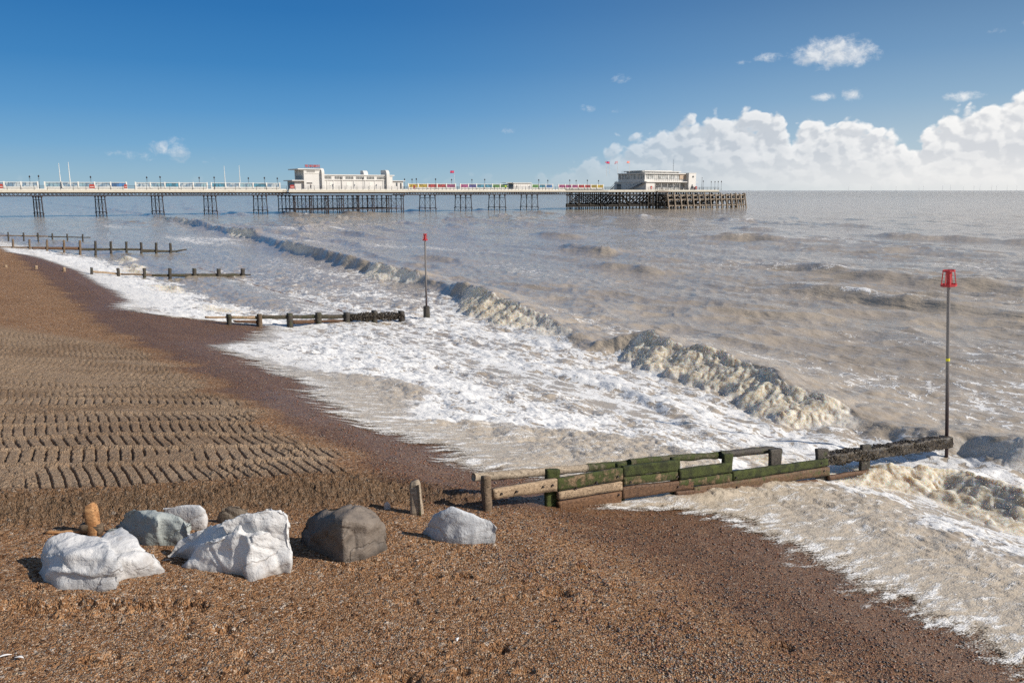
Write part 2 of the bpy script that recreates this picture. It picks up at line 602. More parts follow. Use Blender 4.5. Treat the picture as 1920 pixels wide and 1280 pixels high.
# ---- beach
FOOT = [(30, 1136, .17), (75, 1142, .20), (140, 1138, .18), (143, 1124, .10), (198, 1136, .15), (255, 1141, .20), (312, 1135, .16), (358, 1139, .16), (200, 1152, .1),
        (338, 1170, .12), (415, 1183, .13), (338, 1200, .08), (460, 1228, .1), (165, 1240, .08), (205, 1232, .1), (65, 1104, .1),
        (645, 1262, .12), (765, 1127, .12), (735, 1083, .08), (813, 1078, .09), (872, 1078, .09), (640, 1060, .06), (665, 1068, .07), (748, 1060, .06), (796, 1052, .07),
        (968, 1118, .08), (882, 1120, .07), (992, 1120, .07), (1046, 1112, .16), (1030, 1163, .08), (1038, 1178, .06), (930, 1216, .13), (812, 1222, .09),
        (866, 1260, .09), (985, 1262, .08), (742, 1278, .2), (1095, 1067, .09), (1160, 1098, .1), (1465, 1210, .13), (1375, 1205, .08), (700, 1250, .07), (445, 1260, .09)]


def beach_fn(X, Y, R):
    z = ground_base(X, Y)
    s, t = st(X, Y)
    es = edge_s(t)
    near = np.clip(1 - R / 45, 0, 1)
    z = z + 0.05 * fbm(X / 3.1, Y / 3.1, 3, 1) + 0.012 * fbm(X / .45, Y / .45, 2, 2)
    # churned shingle: little pits and heaps
    dry = 1 - sstep(s, 5.2, 6.6)
    rough = 0.35 + 0.65 * dry
    grain = gn(X / .075, Y / .075, 3) * .0045 + gn(X / .03, Y / .03, 4) * .0035
    z = z + grain * rough * sstep(26 - R, 0, 14)
    # the crumbled edge of the bulldozed terrace
    bt = t - bank_t(s)
    face = np.exp(-((bt - .08) / .42) ** 2) * (1 - sstep(s, 5.8, 7.5))
    clod = sstep(gn(X / .12, Y / .055, 6), -.1, .45) * .6 + sstep(gn(X / .05, Y / .028, 61), -.05, .4) * .4
    z = z + face * (.05 * gn(X / .5, Y / .25, 62) + .055 * clod - .04)
    # tracks of the bulldozer
    edge_tr = 4.75 + 0.5 * gn(t / 2.2, t * 0, 7) + 0.35 * gn(t / .8, t * 0, 8) - .55 * sstep(t, 24, 34)
    top_t = np.interp(s, [-30, 1, 5], [40, 33.5, 27])
    trk = sstep(bt, .38, .60) * (1 - sstep(s, edge_tr - .35, edge_tr + .1)) * (1 - sstep(t, top_t - 1.5, top_t + 1.0))
    sl = np.interp(Y, [9, 12, 16, 22, 30], [0.05, 0.10, 0.0, -0.14, -0.22])
    b = Y - sl * (X + 4) + 0.10 * np.sin(X * .55 + 1.0) + .12 * gn(X / 3.5, Y / 6, 11)
    a = X + sl * (Y - 12)
    b = b + .22 * np.sin(b * 1.35 + .6) + .45 * np.maximum(Y - 15, 0)
    LW = 0.92
    li = np.floor(b / LW); bf = b / LW - li
    r1 = rnd2(li, li * 0, 5); r2 = rnd2(li, li * 0 + 1, 6); r3 = rnd2(li, li * 0 + 2, 7); r4 = rnd2(li, li * 0 + 3, 8)
    pitch = 0.185 + 0.02 * (r1 - .5)
    slant = np.where((Y > 15) & (r4 < .45), -.45, .50) + (r2 - .5) * .40 + .10 + .35 * sstep(a, -5.5, -2.2) * gn(a / 2.5, li * 3.3, 13)
    ph = (a + slant * (bf - .5) * LW + .015 * gn(X / .12, Y / .12, 14)) / pitch + r3 * 9
    f = ph - np.floor(ph)
    groove = sstep(f, .0, .07) * (1 - sstep(f, .09 + R * .003, .19 + R * .006))
    lanein = sstep(bf, .02, .07) * (1 - sstep(bf, .92, .98))
    presence = sstep(gn(a / 2.2, li * 2.7 + 3, 15) + .58 + .6 * (r4 - .4) + .5 * gn(X / .7, Y / .45, 17), -.1, .3)
    cl = groove * lanein * presence
    depth = (.075 + .03 * (r1 - .5)) * (.88 - R / 120)
    z = z - trk * cl * depth * np.clip(1.15 - R / 60, .5, 1)
    berm = np.exp(-((bf - .0) / .05) ** 2) + np.exp(-((bf - 1.0) / .05) ** 2)
    z = z + trk * berm * .022 * (1 + gn(X / .25, Y / .1, 20))
    z = z - trk * (lanein * .018) + trk * .014 * gn(X / .5, Y / .3, 16)
    crumb = sstep(gn(X / 1.2, li * 2 + Y / 2, 18), .15, .45)
    z = z + trk * crumb * (.045 * billow(X / .16, Y / .14, 3, 19) - .02) * sstep(36 - R, 0, 18)
    # foot prints and scuffs in the near shingle
    for (fx, fy, w) in FOOT:
        g = ground_hit(fx, fy)
        d2 = ((X - g[0]) / w) ** 2 + ((Y - g[1]) / (w * .62)) ** 2
        sel = d2 < 9
        if sel.any():
            dd = d2[sel]
            wob = 1 + .5 * gn(X[sel] / .06, Y[sel] / .06, 77)
            z[sel] += (-(.022 + w * (.44 if w > .125 else .20)) * np.exp(-(dd * wob) ** 1.6) + .018 * np.exp(-((np.sqrt(dd) - 1.5) / .5) ** 2))
    rs2 = np.random.RandomState(4)
    for _ in range(90):
        gx, gy = rs2.uniform(-8, 5.2), rs2.uniform(6.3, 11)
        ss_, tt_ = st(gx, gy)
        if ss_ > 7 or tt_ > bank_t(ss_) - .4: continue
        w = rs2.uniform(.035, .09)
        d2 = ((X - gx) / w) ** 2 + ((Y - gy) / (w * .7)) ** 2
        sel = d2 < 6
        z[sel] -= rs2.uniform(.010, .034) * np.exp(-d2[sel] ** 1.5)
    # masks of what the ground is made of
    wob = .5 * gn(s / 2.0, t / 2.0, 30) + .25 * gn(s / .5, t / .5, 31)
    wet = np.where(t < bank_t(s) + .2, sstep(s + wob * 1.1, 5.9, 7.7), sstep(s + wob * .5, edge_tr - .1, edge_tr + .7))
    wet = np.where((s > 5.5) & (t > 9.5), np.maximum(wet, sstep(s + wob, 5.0, 7.0)), wet)
    sheen = sstep(s - es + wob * .5, -1.15, -.35)
    flat = np.where((t > 9.9) & (t < 20), sstep(s + wob * .8, 5.4, 6.1), 0)
    sheen = sheen * np.where(t > 19, .35, .8)
    sheen = np.maximum(sheen, flat * .75 * sstep(gn(X / 1.6, Y / .9, 33), -.3, .3))
    return 0, 0, z, dict(wet=wet, sheen=sheen, track=trk, bank=face)


def beach_mat():
    m, nt, b = material('shingle')
    p = geopos(nt)
    wet, sheen, trk, bank = (nt.attr(k) for k in ('wet', 'sheen', 'track', 'bank'))
    wv = nt.vscale(nt.vadd(nt.noisec(p, 60, 1), (-.5, -.5, -.5)), .012)
    q = nt.vadd(p, wv)
    def cells(scale):
        nd = nt.new('ShaderNodeTexVoronoi', feature='F1')
        nt.put(nd.inputs['Vector'], q); nd.inputs['Scale'].default_value = scale
        c = nt.sep(E(nt, nd.outputs['Color']))
        return E(nt, nd.outputs['Distance']), c
    d1, c1 = cells(50)
    d2, c2 = cells(21)
    big = nt.ss(c2[1], .66, .80)                              # some cells are larger pebbles
    pal = [(0, (.065, .040, .027)), (.12, (.155, .085, .044)), (.32, (.30, .165, .082)), (.52, (.42, .245, .128)), (.70, (.50, .325, .185)), (.84, (.36, .275, .205)),
           (.93, (.50, .40, .29)), (1, (.74, .68, .60))]
    col1 = nt.ramp(c1[0], pal)
    col2 = nt.ramp(c2[0], pal)
    col = nt.mix(big, col1, col2)
    patch = nt.noise(p, .55, 4, .6)
    col = nt.mix(nt.ss(patch, .35, .7, .0, .30), col, (.22, .125, .066))
    # sandy grit pressed by the tracks
    grit = nt.mix(nt.noise(p, 150, 2, .6), (.26, .205, .145), (.56, .46, .345))
    grit = nt.mix(nt.ss(nt.noise(nt.mapping(p, scale=(.35, 1, 1)), 1.1, 4, .6), .40, .62, .0, .55), grit, (.20, .145, .098))
    col = nt.mix(trk * nt.ss(c1[1], .10, .85, 1.0, .62), col, grit)
    col = nt.mix(bank * .75, col, nt.mix(c1[2], (.075, .058, .040), (.20, .155, .11)))
    wetcol = nt.mix(1.0, col, (.54, .46, .39), 'MULTIPLY')
    col = nt.mix(wet * .92, col, wetcol)
    smooth = nt.mix(nt.noise(p, 40, 2), (.135, .092, .064), (.20, .145, .105))
    col = nt.mix(sheen * nt.ss(c2[2], .2, .6, .60, .10), col, smooth)
    col = nt.mix(1.0, col, (.88, .79, .725), 'MULTIPLY')
    nt.put(b.inputs['Base Color'], col)
    r = nt.math('SUBTRACT', .92, wet * .38 + sheen * .20)
    nt.put(b.inputs['Roughness'], r.max(.22))
    nt.put(b.inputs['Specular IOR Level'], wet * .2 + .16)
    h1 = (1.0 - d1 * 1.5).max(0.0)
    h2 = (1.0 - d2 * 1.5).max(0.0)
    hh = (h1 * .45 + h2 * big * .95 + nt.noise(p, 26, 2, .6) * .35 + nt.noise(p, 7, 2, .6) * .35)
    st_ = nt.math('SUBTRACT', 1.0, sheen * .40)
    nt.put(b.inputs['Normal'], nt.bump(hh, st_, .050))
    return m


beach = sheet('beach', radii(3.6, 175, .0100, .00013), AZ, beach_fn, keep=lambda x, y, z: st(x, y)[0] < 27)
beach['kind'] = 'structure'
beach.data.materials.append(beach_mat())


# ---- sea
def sea_fn(X, Y, R):
    z, froth, over, s, t, xc = sea_height(X, Y, R)
    g = ground_base(X, Y) + 0.05 * fbm(X / 3.1, Y / 3.1, 3, 1)
    fing = .45 * gn(t / .9, s / 3, 40) + .25 * gn(t / .3, s / 1.4, 41)
    es = edge_s(t) + fing * np.clip(1.2 - R / 60, .3, 1)
    d = s - es                                            # metres seaward of the wave's reach
    film = g + .012 + .035 * sstep(d, 0, 1.6) + .10 * sstep(d, 1.5, 6)
    chop = sstep(d, 1.0, 4.0) * (.115 * billow(s / .9, t / 1.5, 4, 42) - .02) + sstep(d, .1, 1.2) * .010 * gn(s / .16, t / .10, 43)
    film = film + chop
    w = sstep(s, 14.0, 18.0)
    base = np.maximum(film, z) * (1 - w) + z * w
    base = np.maximum(base, np.where(s < 17.5, g + .02, -9))
    zz = np.where(d < 0, g - .05 - .25 * sstep(-d, 0, 1.0), base)
    # overhanging lip: push the crest shoreward
    push = -over * .22 + -froth * .02 * gn(s / .25, t / .25, 45)
    tj = froth * .02 * gn(s / .22, t / .22, 46)
    dx = SX * push - SY * tj; dy = SY * push + SX * tj
    # how much foam lies on the water
    s_out = np.interp(t, [10, 38, 46], [0, 0, 5.5])
    sheet_ = sstep(d, .0, 1.8) * np.interp(t, [60, 84, 100], [1, .9, .35]) * (1 - sstep(s + s_out, 15.5, 21.5))
    dens = (.66 + .18 * fbm(s / 2.2, t / 4.0, 3, 50)) * sheet_ * (1 - .22 * sstep(s, 11.5, 15))
    n1 = fbm(s / 3.2, t / 6.5, 3, 51)
    north = sstep(t, 10.2, 11)
    # bare sandy backwash near the groynes' landward ends
    ws_ = white_s(t) + .35 * gn(t / .8, s / 2, 61) + .2 * gn(t / .25, s / .8, 62)
    bare = 1 - sstep(s - ws_, -.35, .75)
    bare = np.maximum(bare, np.exp(-((t - 34.0) / 2.2) ** 2) * (1 - sstep(s, 10.0, 11.6)))
    bare = np.clip(bare, 0, 1)
    dens = dens * (1 - .72 * bare)
    surf = sstep(s, 13, 17) * (1 - sstep(s, 25, 27 + t * .08)) * np.interp(t, [38, 50, 75], [1, .75, .5])
    front = sstep(xc, -6, -1.0) * (1 - sstep(xc, -.3, .3))
    dens = np.maximum(dens, surf * (.55 + .20 * n1) * (xc < 0.2) + surf * (xc >= .2) * (.26 + .22 * n1))
    dens = np.maximum(dens, .82 * np.exp(-((s - (17.6 + .25 * (t - 8))) / 1.6) ** 2) * (t < 9.8))
    far = .16 + .26 * fbm(s / 9, t / 26, 3, 55)
    strk = sstep(fbm(s / 7 + 4, t / 45, 2, 57), .22, .6)
    fs = np.exp(-((s - 55) / 22.) ** 2) * sstep(t, 60, 90) * (1 - sstep(t, 150, 200))
    cap = .12 * sstep(s, 22, 24) * (1 - sstep(s, 27, 34)) + sstep(z, .50, .85) * (xc > 2) * .26 * sstep(gn(s / 1.2, t / 3, 59), -.2, .4)
    dens = np.maximum(dens, sstep(s, 22, 26) * (far * 1.05 + .04 + .30 * strk * fs + cap - .06 * sstep(R, 60, 200)))
    # left embayments beyond the groynes are white nearly throughout
    emb = sstep(t, 38, 44) * (1 - sstep(d, 3.2 + 2.6 * n1, 7.5 + 3 * n1)) * (1 - .45 * sstep(t, 84, 100)) * sstep(d, 0, .6)
    dens = np.maximum(dens, .84 * emb)
    lipw = np.exp(-(np.maximum(xc - .1, 0) / 1.1) ** 2) * sstep(xc, -1.1, -.5) * sstep(s, 20, 21)
    dens = dens * (1 - .62 * lipw)
    dens = np.maximum(dens, froth * .9)
    alpha = np.clip(d / 2.2, 0, 1)
    thin = np.maximum(bare, .35 * (1 - sstep(d, 1.0, 4.0)) * (1 - sstep(s, 13, 16)))
    return dx, dy, zz, dict(foam=np.clip(dens, 0, 1), froth=froth, edge=alpha, thin=np.clip(thin, 0, 1))


def sea_mat():
    m, nt, b = material('sea_water')
    p = geopos(nt)
    foam, froth, edge, thin = (nt.attr(k) for k in ('foam', 'froth', 'edge', 'thin'))
    q = nt.mapping(p, rot=(0, 0, -GA))                          # x: seaward, y: along the shore
    dist = nt.new('ShaderNodeVectorMath', operation='LENGTH')
    nt.put(dist.inputs[0], p)
    r = E(nt, dist.outputs['Value'])
    # warped coordinates give the foam its swirls
    warp = nt.vscale(nt.vadd(nt.noisec(q, 1.1, 3, .55), (-.5, -.5, -.5)), .9)
    warp2 = nt.vscale(nt.vadd(nt.noisec(q, 5, 2, .5), (-.5, -.5, -.5)), .16)
    w = nt.vadd(nt.vadd(q, warp), warp2)
    ws = nt.mapping(w, scale=(1.0, .55, 1.0))
    e1 = nt.voro(ws, 1.5, 'DISTANCE_TO_EDGE')
    e2 = nt.voro(ws, 4.6, 'DISTANCE_TO_EDGE')
    n1 = nt.noise(ws, 1.6, 6, .62)
    n2 = nt.noise(ws, 9.0, 5, .65)
    lace = nt.math('SUBTRACT', .40, e1 * 1.25) + nt.math('SUBTRACT', .16, e2 * .9)
    f = foam * 1.75 - .98 + (n1 - .5) * 1.25 + (n2 - .5) * 1.0 + lace * 1.0 - .06
    f = f + (nt.noise(ws, 24, 3, .65) - .5) * .5
    cover = nt.ss(f, .0, .24)
    soft = nt.ss(f, -.55, .25) * .42
    # streaks of thin foam drawn down the slope
    stq = nt.mapping(nt.vadd(q, nt.vscale(warp, .55)), scale=(1.1, 4.2, 1.0))
    streak = nt.noise(stq, 1.5, 5, .65)
    fine = nt.noise(nt.mapping(q, scale=(1, 2.4, 1)), 22, 3, .65)
    edgefoam = nt.ss(edge, .02, .22) * nt.ss(edge, .35, .95, 1.0, .0)
    thinf = nt.ss(streak * .75 + fine * .36 + foam * .22 + edgefoam * .07, .60, .74) * thin * .95
    cover = cover * nt.math('SUBTRACT', 1.0, thin * .45)
    cover = cover.max(thinf).max(nt.ss(froth, .15, .65)).clamp()
    soft = soft * nt.math('SUBTRACT', 1.0, thin * .5)
    # silty water
    patch = nt.noise(nt.mapping(q, scale=(1, .35, 1)), .22, 4, .6)
    deep = nt.mix(nt.ss(patch, .35, .68), (.37, .305, .232), (.45, .37, .275))
    deep = nt.mix(nt.ss(r, 60, 900, 0, .75), deep, (.33, .285, .22))
    sandy = nt.mix(fine, (.31, .245, .175), (.62, .53, .41))
    wcol = nt.mix(thin, deep, sandy)
    wcol = nt.mix(soft, wcol, (.48, .41, .33))
    cream = nt.mix(nt.ss(nt.noise(p, 5.5, 6, .72), .34, .66), (.64, .50, .33), (.96, .89, .74))
    cream = nt.mix(nt.ss(nt.noise(nt.mapping(q, scale=(1, .5, 1)), 1.3, 4, .6), .58, .72, 0, .40), cream, (.36, .27, .17))
    fcol = nt.mix(froth, (.74, .725, .70), cream)
    col = nt.mix(cover, wcol, fcol)
    nt.put(b.inputs['Subsurface Weight'], froth * .85)
    b.inputs['Subsurface Radius'].default_value = (1.0, .8, .55)
    b.inputs['Subsurface Scale'].default_value = .24
    nt.put(b.inputs['Base Color'], col)
    nt.put(b.inputs['Roughness'], nt.math('MULTIPLY_ADD', cover, .62, .10) + thin * .12)
    b.inputs['IOR'].default_value = 1.333
    b.inputs['Specular IOR Level'].default_value = .5
    # ripples: three sizes, each fading with distance as the next takes over
    k1 = nt.noise(nt.mapping(q, scale=(1, .38, 1)), 4.6, 4, .6) * nt.ss(r, 18, 160, .050, .0)
    k2 = nt.noise(nt.mapping(q, scale=(1, .24, 1)), 1.25, 5, .62) * nt.ss(r, 12, 50, .05, .19)
    k3 = nt.noise(nt.mapping(q, scale=(1, .35, 1)), .33, 5, .62) * nt.ss(r, 50, 250, .0, 1.3)
    k4 = nt.noise(nt.mapping(q, scale=(1, .35, 1)), .075, 5, .65) * nt.ss(r, 250, 1500, .0, 9.0)
    hgt = k1 + k2 + k3 + k4
    hgt = hgt + cover * nt.noise(p, 34, 3, .7) * .007 + cover * nt.noise(p, 10, 3, .6) * .016 + froth * nt.noise(p, 12, 5, .68) * .022
    hgt = hgt + thin * nt.voro(nt.mapping(q, scale=(1, 1.5, 1)), 26, 'F1') * .007
    nt.put(b.inputs['Normal'], nt.bump(hgt, 1.0, 1.0))
    tl = nt.new('ShaderNodeBsdfTranslucent')
    nt.put(tl.inputs['Color'], cream)
    mt_ = nt.new('ShaderNodeMixShader')
    nt.put(mt_.inputs[0], froth * .25)
    m.node_tree.links.new(b.outputs[0], mt_.inputs[1])
    m.node_tree.links.new(tl.outputs[0], mt_.inputs[2])
    # the very edge of the wash is a thin lace on the stones
    out = m.node_tree.nodes['Material Output']
    tr = nt.new('ShaderNodeBsdfTransparent')
    mx = nt.new('ShaderNodeMixShader')
    a = (edge * 2.3 + (streak - .5) * 2.6 + (fine - .5) * 1.9 - .40)
    nt.put(mx.inputs[0], nt.ss(a, .0, .65))
    m.node_tree.links.new(tr.outputs[0], mx.inputs[1])
    m.node_tree.links.new(mt_.outputs[0], mx.inputs[2])
    m.node_tree.links.new(mx.outputs[0], out.inputs['Surface'])
    return m


sea = sheet('sea', np.append(radii(7.2, 9000, .0075, .000095), [14000, 22000, 40000]), AZ, sea_fn, keep=lambda x, y, z: st(x, y)[0] > edge_s(st(x, y)[1]) - 1.3)
sea['kind'] = 'structure'
sea.data.materials.append(sea_mat())


# ------------------------------------------------------------------ object helpers
def tag(o, label=None, cat=None, group=None, kind=None):
    if label: o['label'] = label
    if cat: o['category'] = cat
    if group: o['group'] = group
    if kind: o['kind'] = kind
    return o


def empty(name, loc, rz=0.0, **kw):
    o = bpy.data.objects.new(name, None)
    COL.objects.link(o)
    o.location = loc; o.rotation_euler = (0, 0, rz)
    o.empty_display_size = .2
    return tag(o, **kw)


def link(name, me, mat=None, parent=None, loc=(0, 0, 0), rz=0.0, smooth=False):
    if mat: me.materials.append(mat)
    if smooth:
        me.polygons.foreach_set('use_smooth', np.ones(len(me.polygons), bool))
    o = bpy.data.objects.new(name, me)
    COL.objects.link(o)
    o.location = loc; o.rotation_euler = (0, 0, rz)
    if parent: o.parent = parent
    return o


def copy_tree(o, parent=None):
    c = o.copy(); COL.objects.link(c); c.parent = parent
    for ch in [k for k in bpy.data.objects if k.parent == o]:
        copy_tree(ch, c)
    return c


class MB:
    """collects simple solids into one mesh"""
    def __init__(self):
        self.v, self.f = [], []

    def add(self, vs, fs):
        o = len(self.v)
        self.v += [tuple(v) for v in vs]
        self.f += [tuple(o + i for i in f) for f in fs]
        return self

    def box(self, x0, x1, y0, y1, z0, z1):
        return self.add([(x0, y0, z0), (x1, y0, z0), (x1, y1, z0), (x0, y1, z0), (x0, y0, z1), (x1, y0, z1), (x1, y1, z1), (x0, y1, z1)],
                        [(3, 2, 1, 0), (4, 5, 6, 7), (0, 1, 5, 4), (1, 2, 6, 5), (2, 3, 7, 6), (3, 0, 4, 7)])

    def bar(self, a, b, w, h=None, up=(0, 0, 1)):
        a, b = Vector(a), Vector(b); h = h or w
        d = (b - a).normalized(); u = Vector(up)
        if abs(d.dot(u)) > .95: u = Vector((0, 1, 0))
        s = d.cross(u).normalized(); u = s.cross(d)
        vs = [p + s * (i * w / 2) + u * (j * h / 2) for p in (a, b) for i, j in ((-1, -1), (1, -1), (1, 1), (-1, 1))]
        return self.add(vs, [(0, 1, 2, 3), (7, 6, 5, 4), (0, 4, 5, 1), (1, 5, 6, 2), (2, 6, 7, 3), (3, 7, 4, 0)])

    def tube(self, a, b, r0, r1=None, n=8):
        a, b = Vector(a), Vector(b); r1 = r0 if r1 is None else r1
        d = (b - a).normalized(); u = Vector((0, 0, 1)) if abs(d.z) < .9 else Vector((1, 0, 0))
        s = d.cross(u).normalized(); u = s.cross(d)
        vs = []
        for p, r in ((a, r0), (b, r1)):
            vs += [p + (s * math.cos(k * 2 * math.pi / n) + u * math.sin(k * 2 * math.pi / n)) * r for k in range(n)]
        fs = [(k, (k + 1) % n, n + (k + 1) % n, n + k) for k in range(n)] + [tuple(range(n))[::-1], tuple(range(n, 2 * n))]
        return self.add(vs, fs)

    def prism(self, pts, y0, y1):
        """outline in x-z, extruded along y"""
        n = len(pts)
        vs = [(x, y0, z) for x, z in pts] + [(x, y1, z) for x, z in pts]
        return self.add(vs, [tuple(range(n)), tuple(range(2 * n - 1, n - 1, -1))] + [(k + n, (k + 1) % n + n, (k + 1) % n, k) for k in range(n)])

    def slab(self, pts, z0, z1):
        """outline in x-y, extruded along z"""
        n = len(pts)
        vs = [(x, y, z0) for x, y in pts] + [(x, y, z1) for x, y in pts]
        return self.add(vs, [tuple(range(n))[::-1], tuple(range(n, 2 * n))] + [(k, (k + 1) % n, (k + 1) % n + n, k + n) for k in range(n)])

    def mesh(self, name):
        me = bpy.data.meshes.new(name)
        me.from_pydata(self.v, [], self.f)
        bm = bmesh.new(); bm.from_mesh(me); bmesh.ops.recalc_face_normals(bm, faces=bm.faces); bm.to_mesh(me); bm.free()
        return me

    def build(self, name, mat, parent=None, **kw):
        return link(name, self.mesh(name), mat, parent, **kw)


def paint(name, col, rough=.6, var=.12, metal=0.0, dirt=(.25, .2, .15), dirt_amt=.25, scale=1.5, bump=.004, fine=30):
    m, nt, b = material(name)
    p = objco(nt)
    n = nt.noise(p, scale, 5, .65)
    c = nt.mix(nt.ss(n, .2, .8), tuple(x * (1 - var) for x in col), tuple(min(1, x * (1 + var)) for x in col))
    d = nt.noise(nt.mapping(p, scale=(1, 1, .35)), scale * 2.3, 6, .7)
    c = nt.mix(nt.ss(d, .50, .78) * dirt_amt, c, dirt)
    nt.put(b.inputs['Base Color'], c)
    b.inputs['Metallic'].default_value = metal
    nt.put(b.inputs['Roughness'], nt.ss(n, 0, 1, rough - .12, min(1, rough + .12)))
    nt.put(b.inputs['Normal'], nt.bump(nt.noise(p, fine, 4, .65), 1.0, bump))
    return m


def glass(name, col=(.05, .065, .08), rough=.12):
    m, nt, b = material(name)
    p = objco(nt)
    c = nt.mix(nt.ss(nt.noise(p, .8, 3), .35, .65), col, tuple(min(1, x * 2.6 + .03) for x in col))
    nt.put(b.inputs['Base Color'], c)
    b.inputs['Roughness'].default_value = rough
    b.inputs['Specular IOR Level'].default_value = .7
    return m


M = {}
M['white'] = paint('white_render', (.63, .61, .575), .75, .05, dirt=(.42, .38, .32), dirt_amt=.4, scale=.5)
M['white2'] = paint('white_painted_timber', (.70, .68, .63), .6, .06, dirt=(.3, .26, .2), dirt_amt=.35, scale=.8)
M['cream'] = paint('cream_fascia', (.52, .48, .40), .7, .08, dirt=(.28, .2, .14), dirt_amt=.5, scale=.5)
M['deckwood'] = paint('deck_boards', (.26, .21, .17), .8, .15)
M['iron'] = paint('dark_iron', (.030, .022, .022), .6, .25, dirt=(.11, .05, .03), dirt_amt=.5, scale=1.0)
M['railing'] = paint('rail_paint', (.045, .05, .06), .5, .2)
M['oldpile'] = paint('weathered_pile', (.24, .195, .15), .9, .25, dirt=(.07, .06, .045), dirt_amt=.7, scale=.6)
M['tarpile'] = paint('dark_timber', (.035, .030, .025), .85, .3, dirt=(.10, .085, .06), dirt_amt=.5, scale=.8)
M['red'] = paint('red_paint', (.42, .05, .035), .5, .1, dirt=(.3, .05, .03), dirt_amt=.3)
M['rail_red'] = paint('topmark_red', (.48, .035, .04), .5, .15, dirt=(.25, .1, .07), dirt_amt=.5, scale=8, bump=.001)
M['yellow'] = paint('yellow_tape', (.75, .68, .02), .5, .05)
M['black'] = paint('black_cloth', (.02, .02, .025), .9, .2)
M['hiviz'] = paint('hi_vis_cloth', (.65, .72, .05), .8, .1)
M['skin'] = paint('skin', (.45, .27, .19), .6, .05)
M['jeans'] = paint('dark_cloth', (.04, .05, .08), .9, .2)
M['hall_glass'] = glass('window_glass', (.018, .022, .026), .3)
M['pav_glass'] = glass('pavilion_glass', (.20, .205, .20), .2)
M['turbine'] = paint('turbine_white', (.72, .74, .76), .5, .02)
PANEL_COLS = dict(yellow=(.46, .32, .03), red=(.36, .03, .03), magenta=(.34, .06, .18), violet=(.07, .06, .24), cyan=(.05, .22, .32), green=(.10, .26, .06),
                  blue=(.05, .17, .38), teal=(.22, .34, .38), grey=(.38, .43, .45), orange=(.8, .28, .03))
PANEL = {}
for k, c in PANEL_COLS.items():
    m, nt, b = material('stained_panel_' + k)
    p = objco(nt)
    v = nt.voro(p, 1.6, 'F1', 1)
    g = nt.sep(v)[0]
    col = nt.mix(nt.ss(g, .3, .75), tuple(min(1, x * 1.15 + .02) for x in c), tuple(x * .55 + .03 for x in c) if k not in ('teal', 'grey') else (.16, .25, .34))
    nt.put(b.inputs['Base Color'], col)
    b.inputs['Roughness'].default_value = .3
    PANEL[k] = m


# ------------------------------------------------------------------ the pier
PA = math.radians(31.3)
PO = np.array([-118.9, 203.5])
PC, PS = math.cos(PA), math.sin(PA)


def PU(px, y=0.0):
    """distance along the pier of image column px, for a line y metres behind the pier's near edge"""
    q = (px - 960) / FPX / 1.0177
    ox, oy = PO[0] - PS * y, PO[1] + PC * y
    return (q * oy - ox) / (PC - PS * q)


def PW(u, y, z=0.0):
    return (PO[0] + PC * u - PS * y, PO[1] + PS * u + PC * y, z)


def PZ(py, u, y=0.0):
    """height seen at image row py"""
    X, Y, _ = PW(u, y)
    px = (X / Y) * 1.0177 * FPX
    v = -(py - 640) / FPX
    f = math.cos(PITCH) + math.sin(PITCH) * v
    return H + (-math.sin(PITCH) + math.cos(PITCH) * v) / f * Y


DECK = 7.02
W_ = 9.0
U0, U1 = -75.0, PU(1130)
pier = empty('pier', PW(0, 0), PA, label='long iron seaside pier on slender dark columns with a cream edged deck', cat='pier')
HEADU0, HEADU1 = PU(1062, 0), PU(1353, -4)
ARU0, ARU1 = PU(546), PU(756)
mb = MB(); mb.box(U0, U1, .12, W_ - .12, DECK - .28, DECK)
# the deck widens under the arcade hall
mb.box(ARU0 - 2, ARU1 + 1, W_ - .12, 17, DECK - .283, DECK - .003)
mb.box(ARU0 - 1, ARU1 + 1, -1.6, .12, DECK - .283, DECK - .003)
deck_ob = mb.build('deck', M['deckwood'], pier)
mb = MB()
mb.box(U0, ARU0 - 1.2, -.03, .12, DECK - .62, DECK + .06); mb.box(ARU1 + 1.2, U1, -.03, .12, DECK - .62, DECK + .06)
mb.box(ARU0 - 1.2, ARU1 + 1.2, -1.75, -1.6, DECK - .66, DECK + .06)
mb.box(U0, ARU0 - 2.2, W_ - .12, W_ + .03, DECK - .62, DECK + .06); mb.box(ARU1 + 1.2, U1, W_ - .12, W_ + .03, DECK - .62, DECK + .06)
mb.box(ARU0 - 2.3, ARU0 - 2.0, W_ - .1, 17, DECK - .62, DECK + .06)
mb.build('fascia', M['cream'], pier)


def girder(mb, u0, u1, y, z0, z1, step=1.25):
    mb.box(u0, u1, y - .09, y + .09, z1 - .22, z1)
    mb.box(u0, u1, y - .09, y + .09, z0, z0 + .17)
    n = max(1, int(round((u1 - u0) / step)))
    for i in range(n):
        a = u0 + (u1 - u0) * i / n; b = u0 + (u1 - u0) * (i + 1) / n
        mb.bar((a, y, z0 + .06), (b, y, z1 - .08), .13, .11)
        mb.bar((a, y + .05, z1 - .08), (b, y + .05, z0 + .06), .13, .11)


G0, G1 = DECK - 1.62, DECK - .64
for yy in (.45, W_ - .45):
    mb = MB(); girder(mb, U0, ARU0, yy, G0, G1, .95); girder(mb, ARU1, HEADU0 + 3, yy, G0, G1, .95)
    mb.build('lattice_girder', M['iron'], pier)
mb = MB()
for yy in (-1.3, .4, 4.4, 8.4, 12.5, 16.5):
    mb.box(ARU0, ARU1, yy - .12, yy + .12, DECK - 1.10, DECK - .64)
    mb.box(ARU0, ARU1, yy - .07, yy + .07, DECK - 1.72, DECK - 1.58)
mb.build('hall_beam', M['iron'], pier)

COLS = (.45, 3.15, 5.85, 8.55)


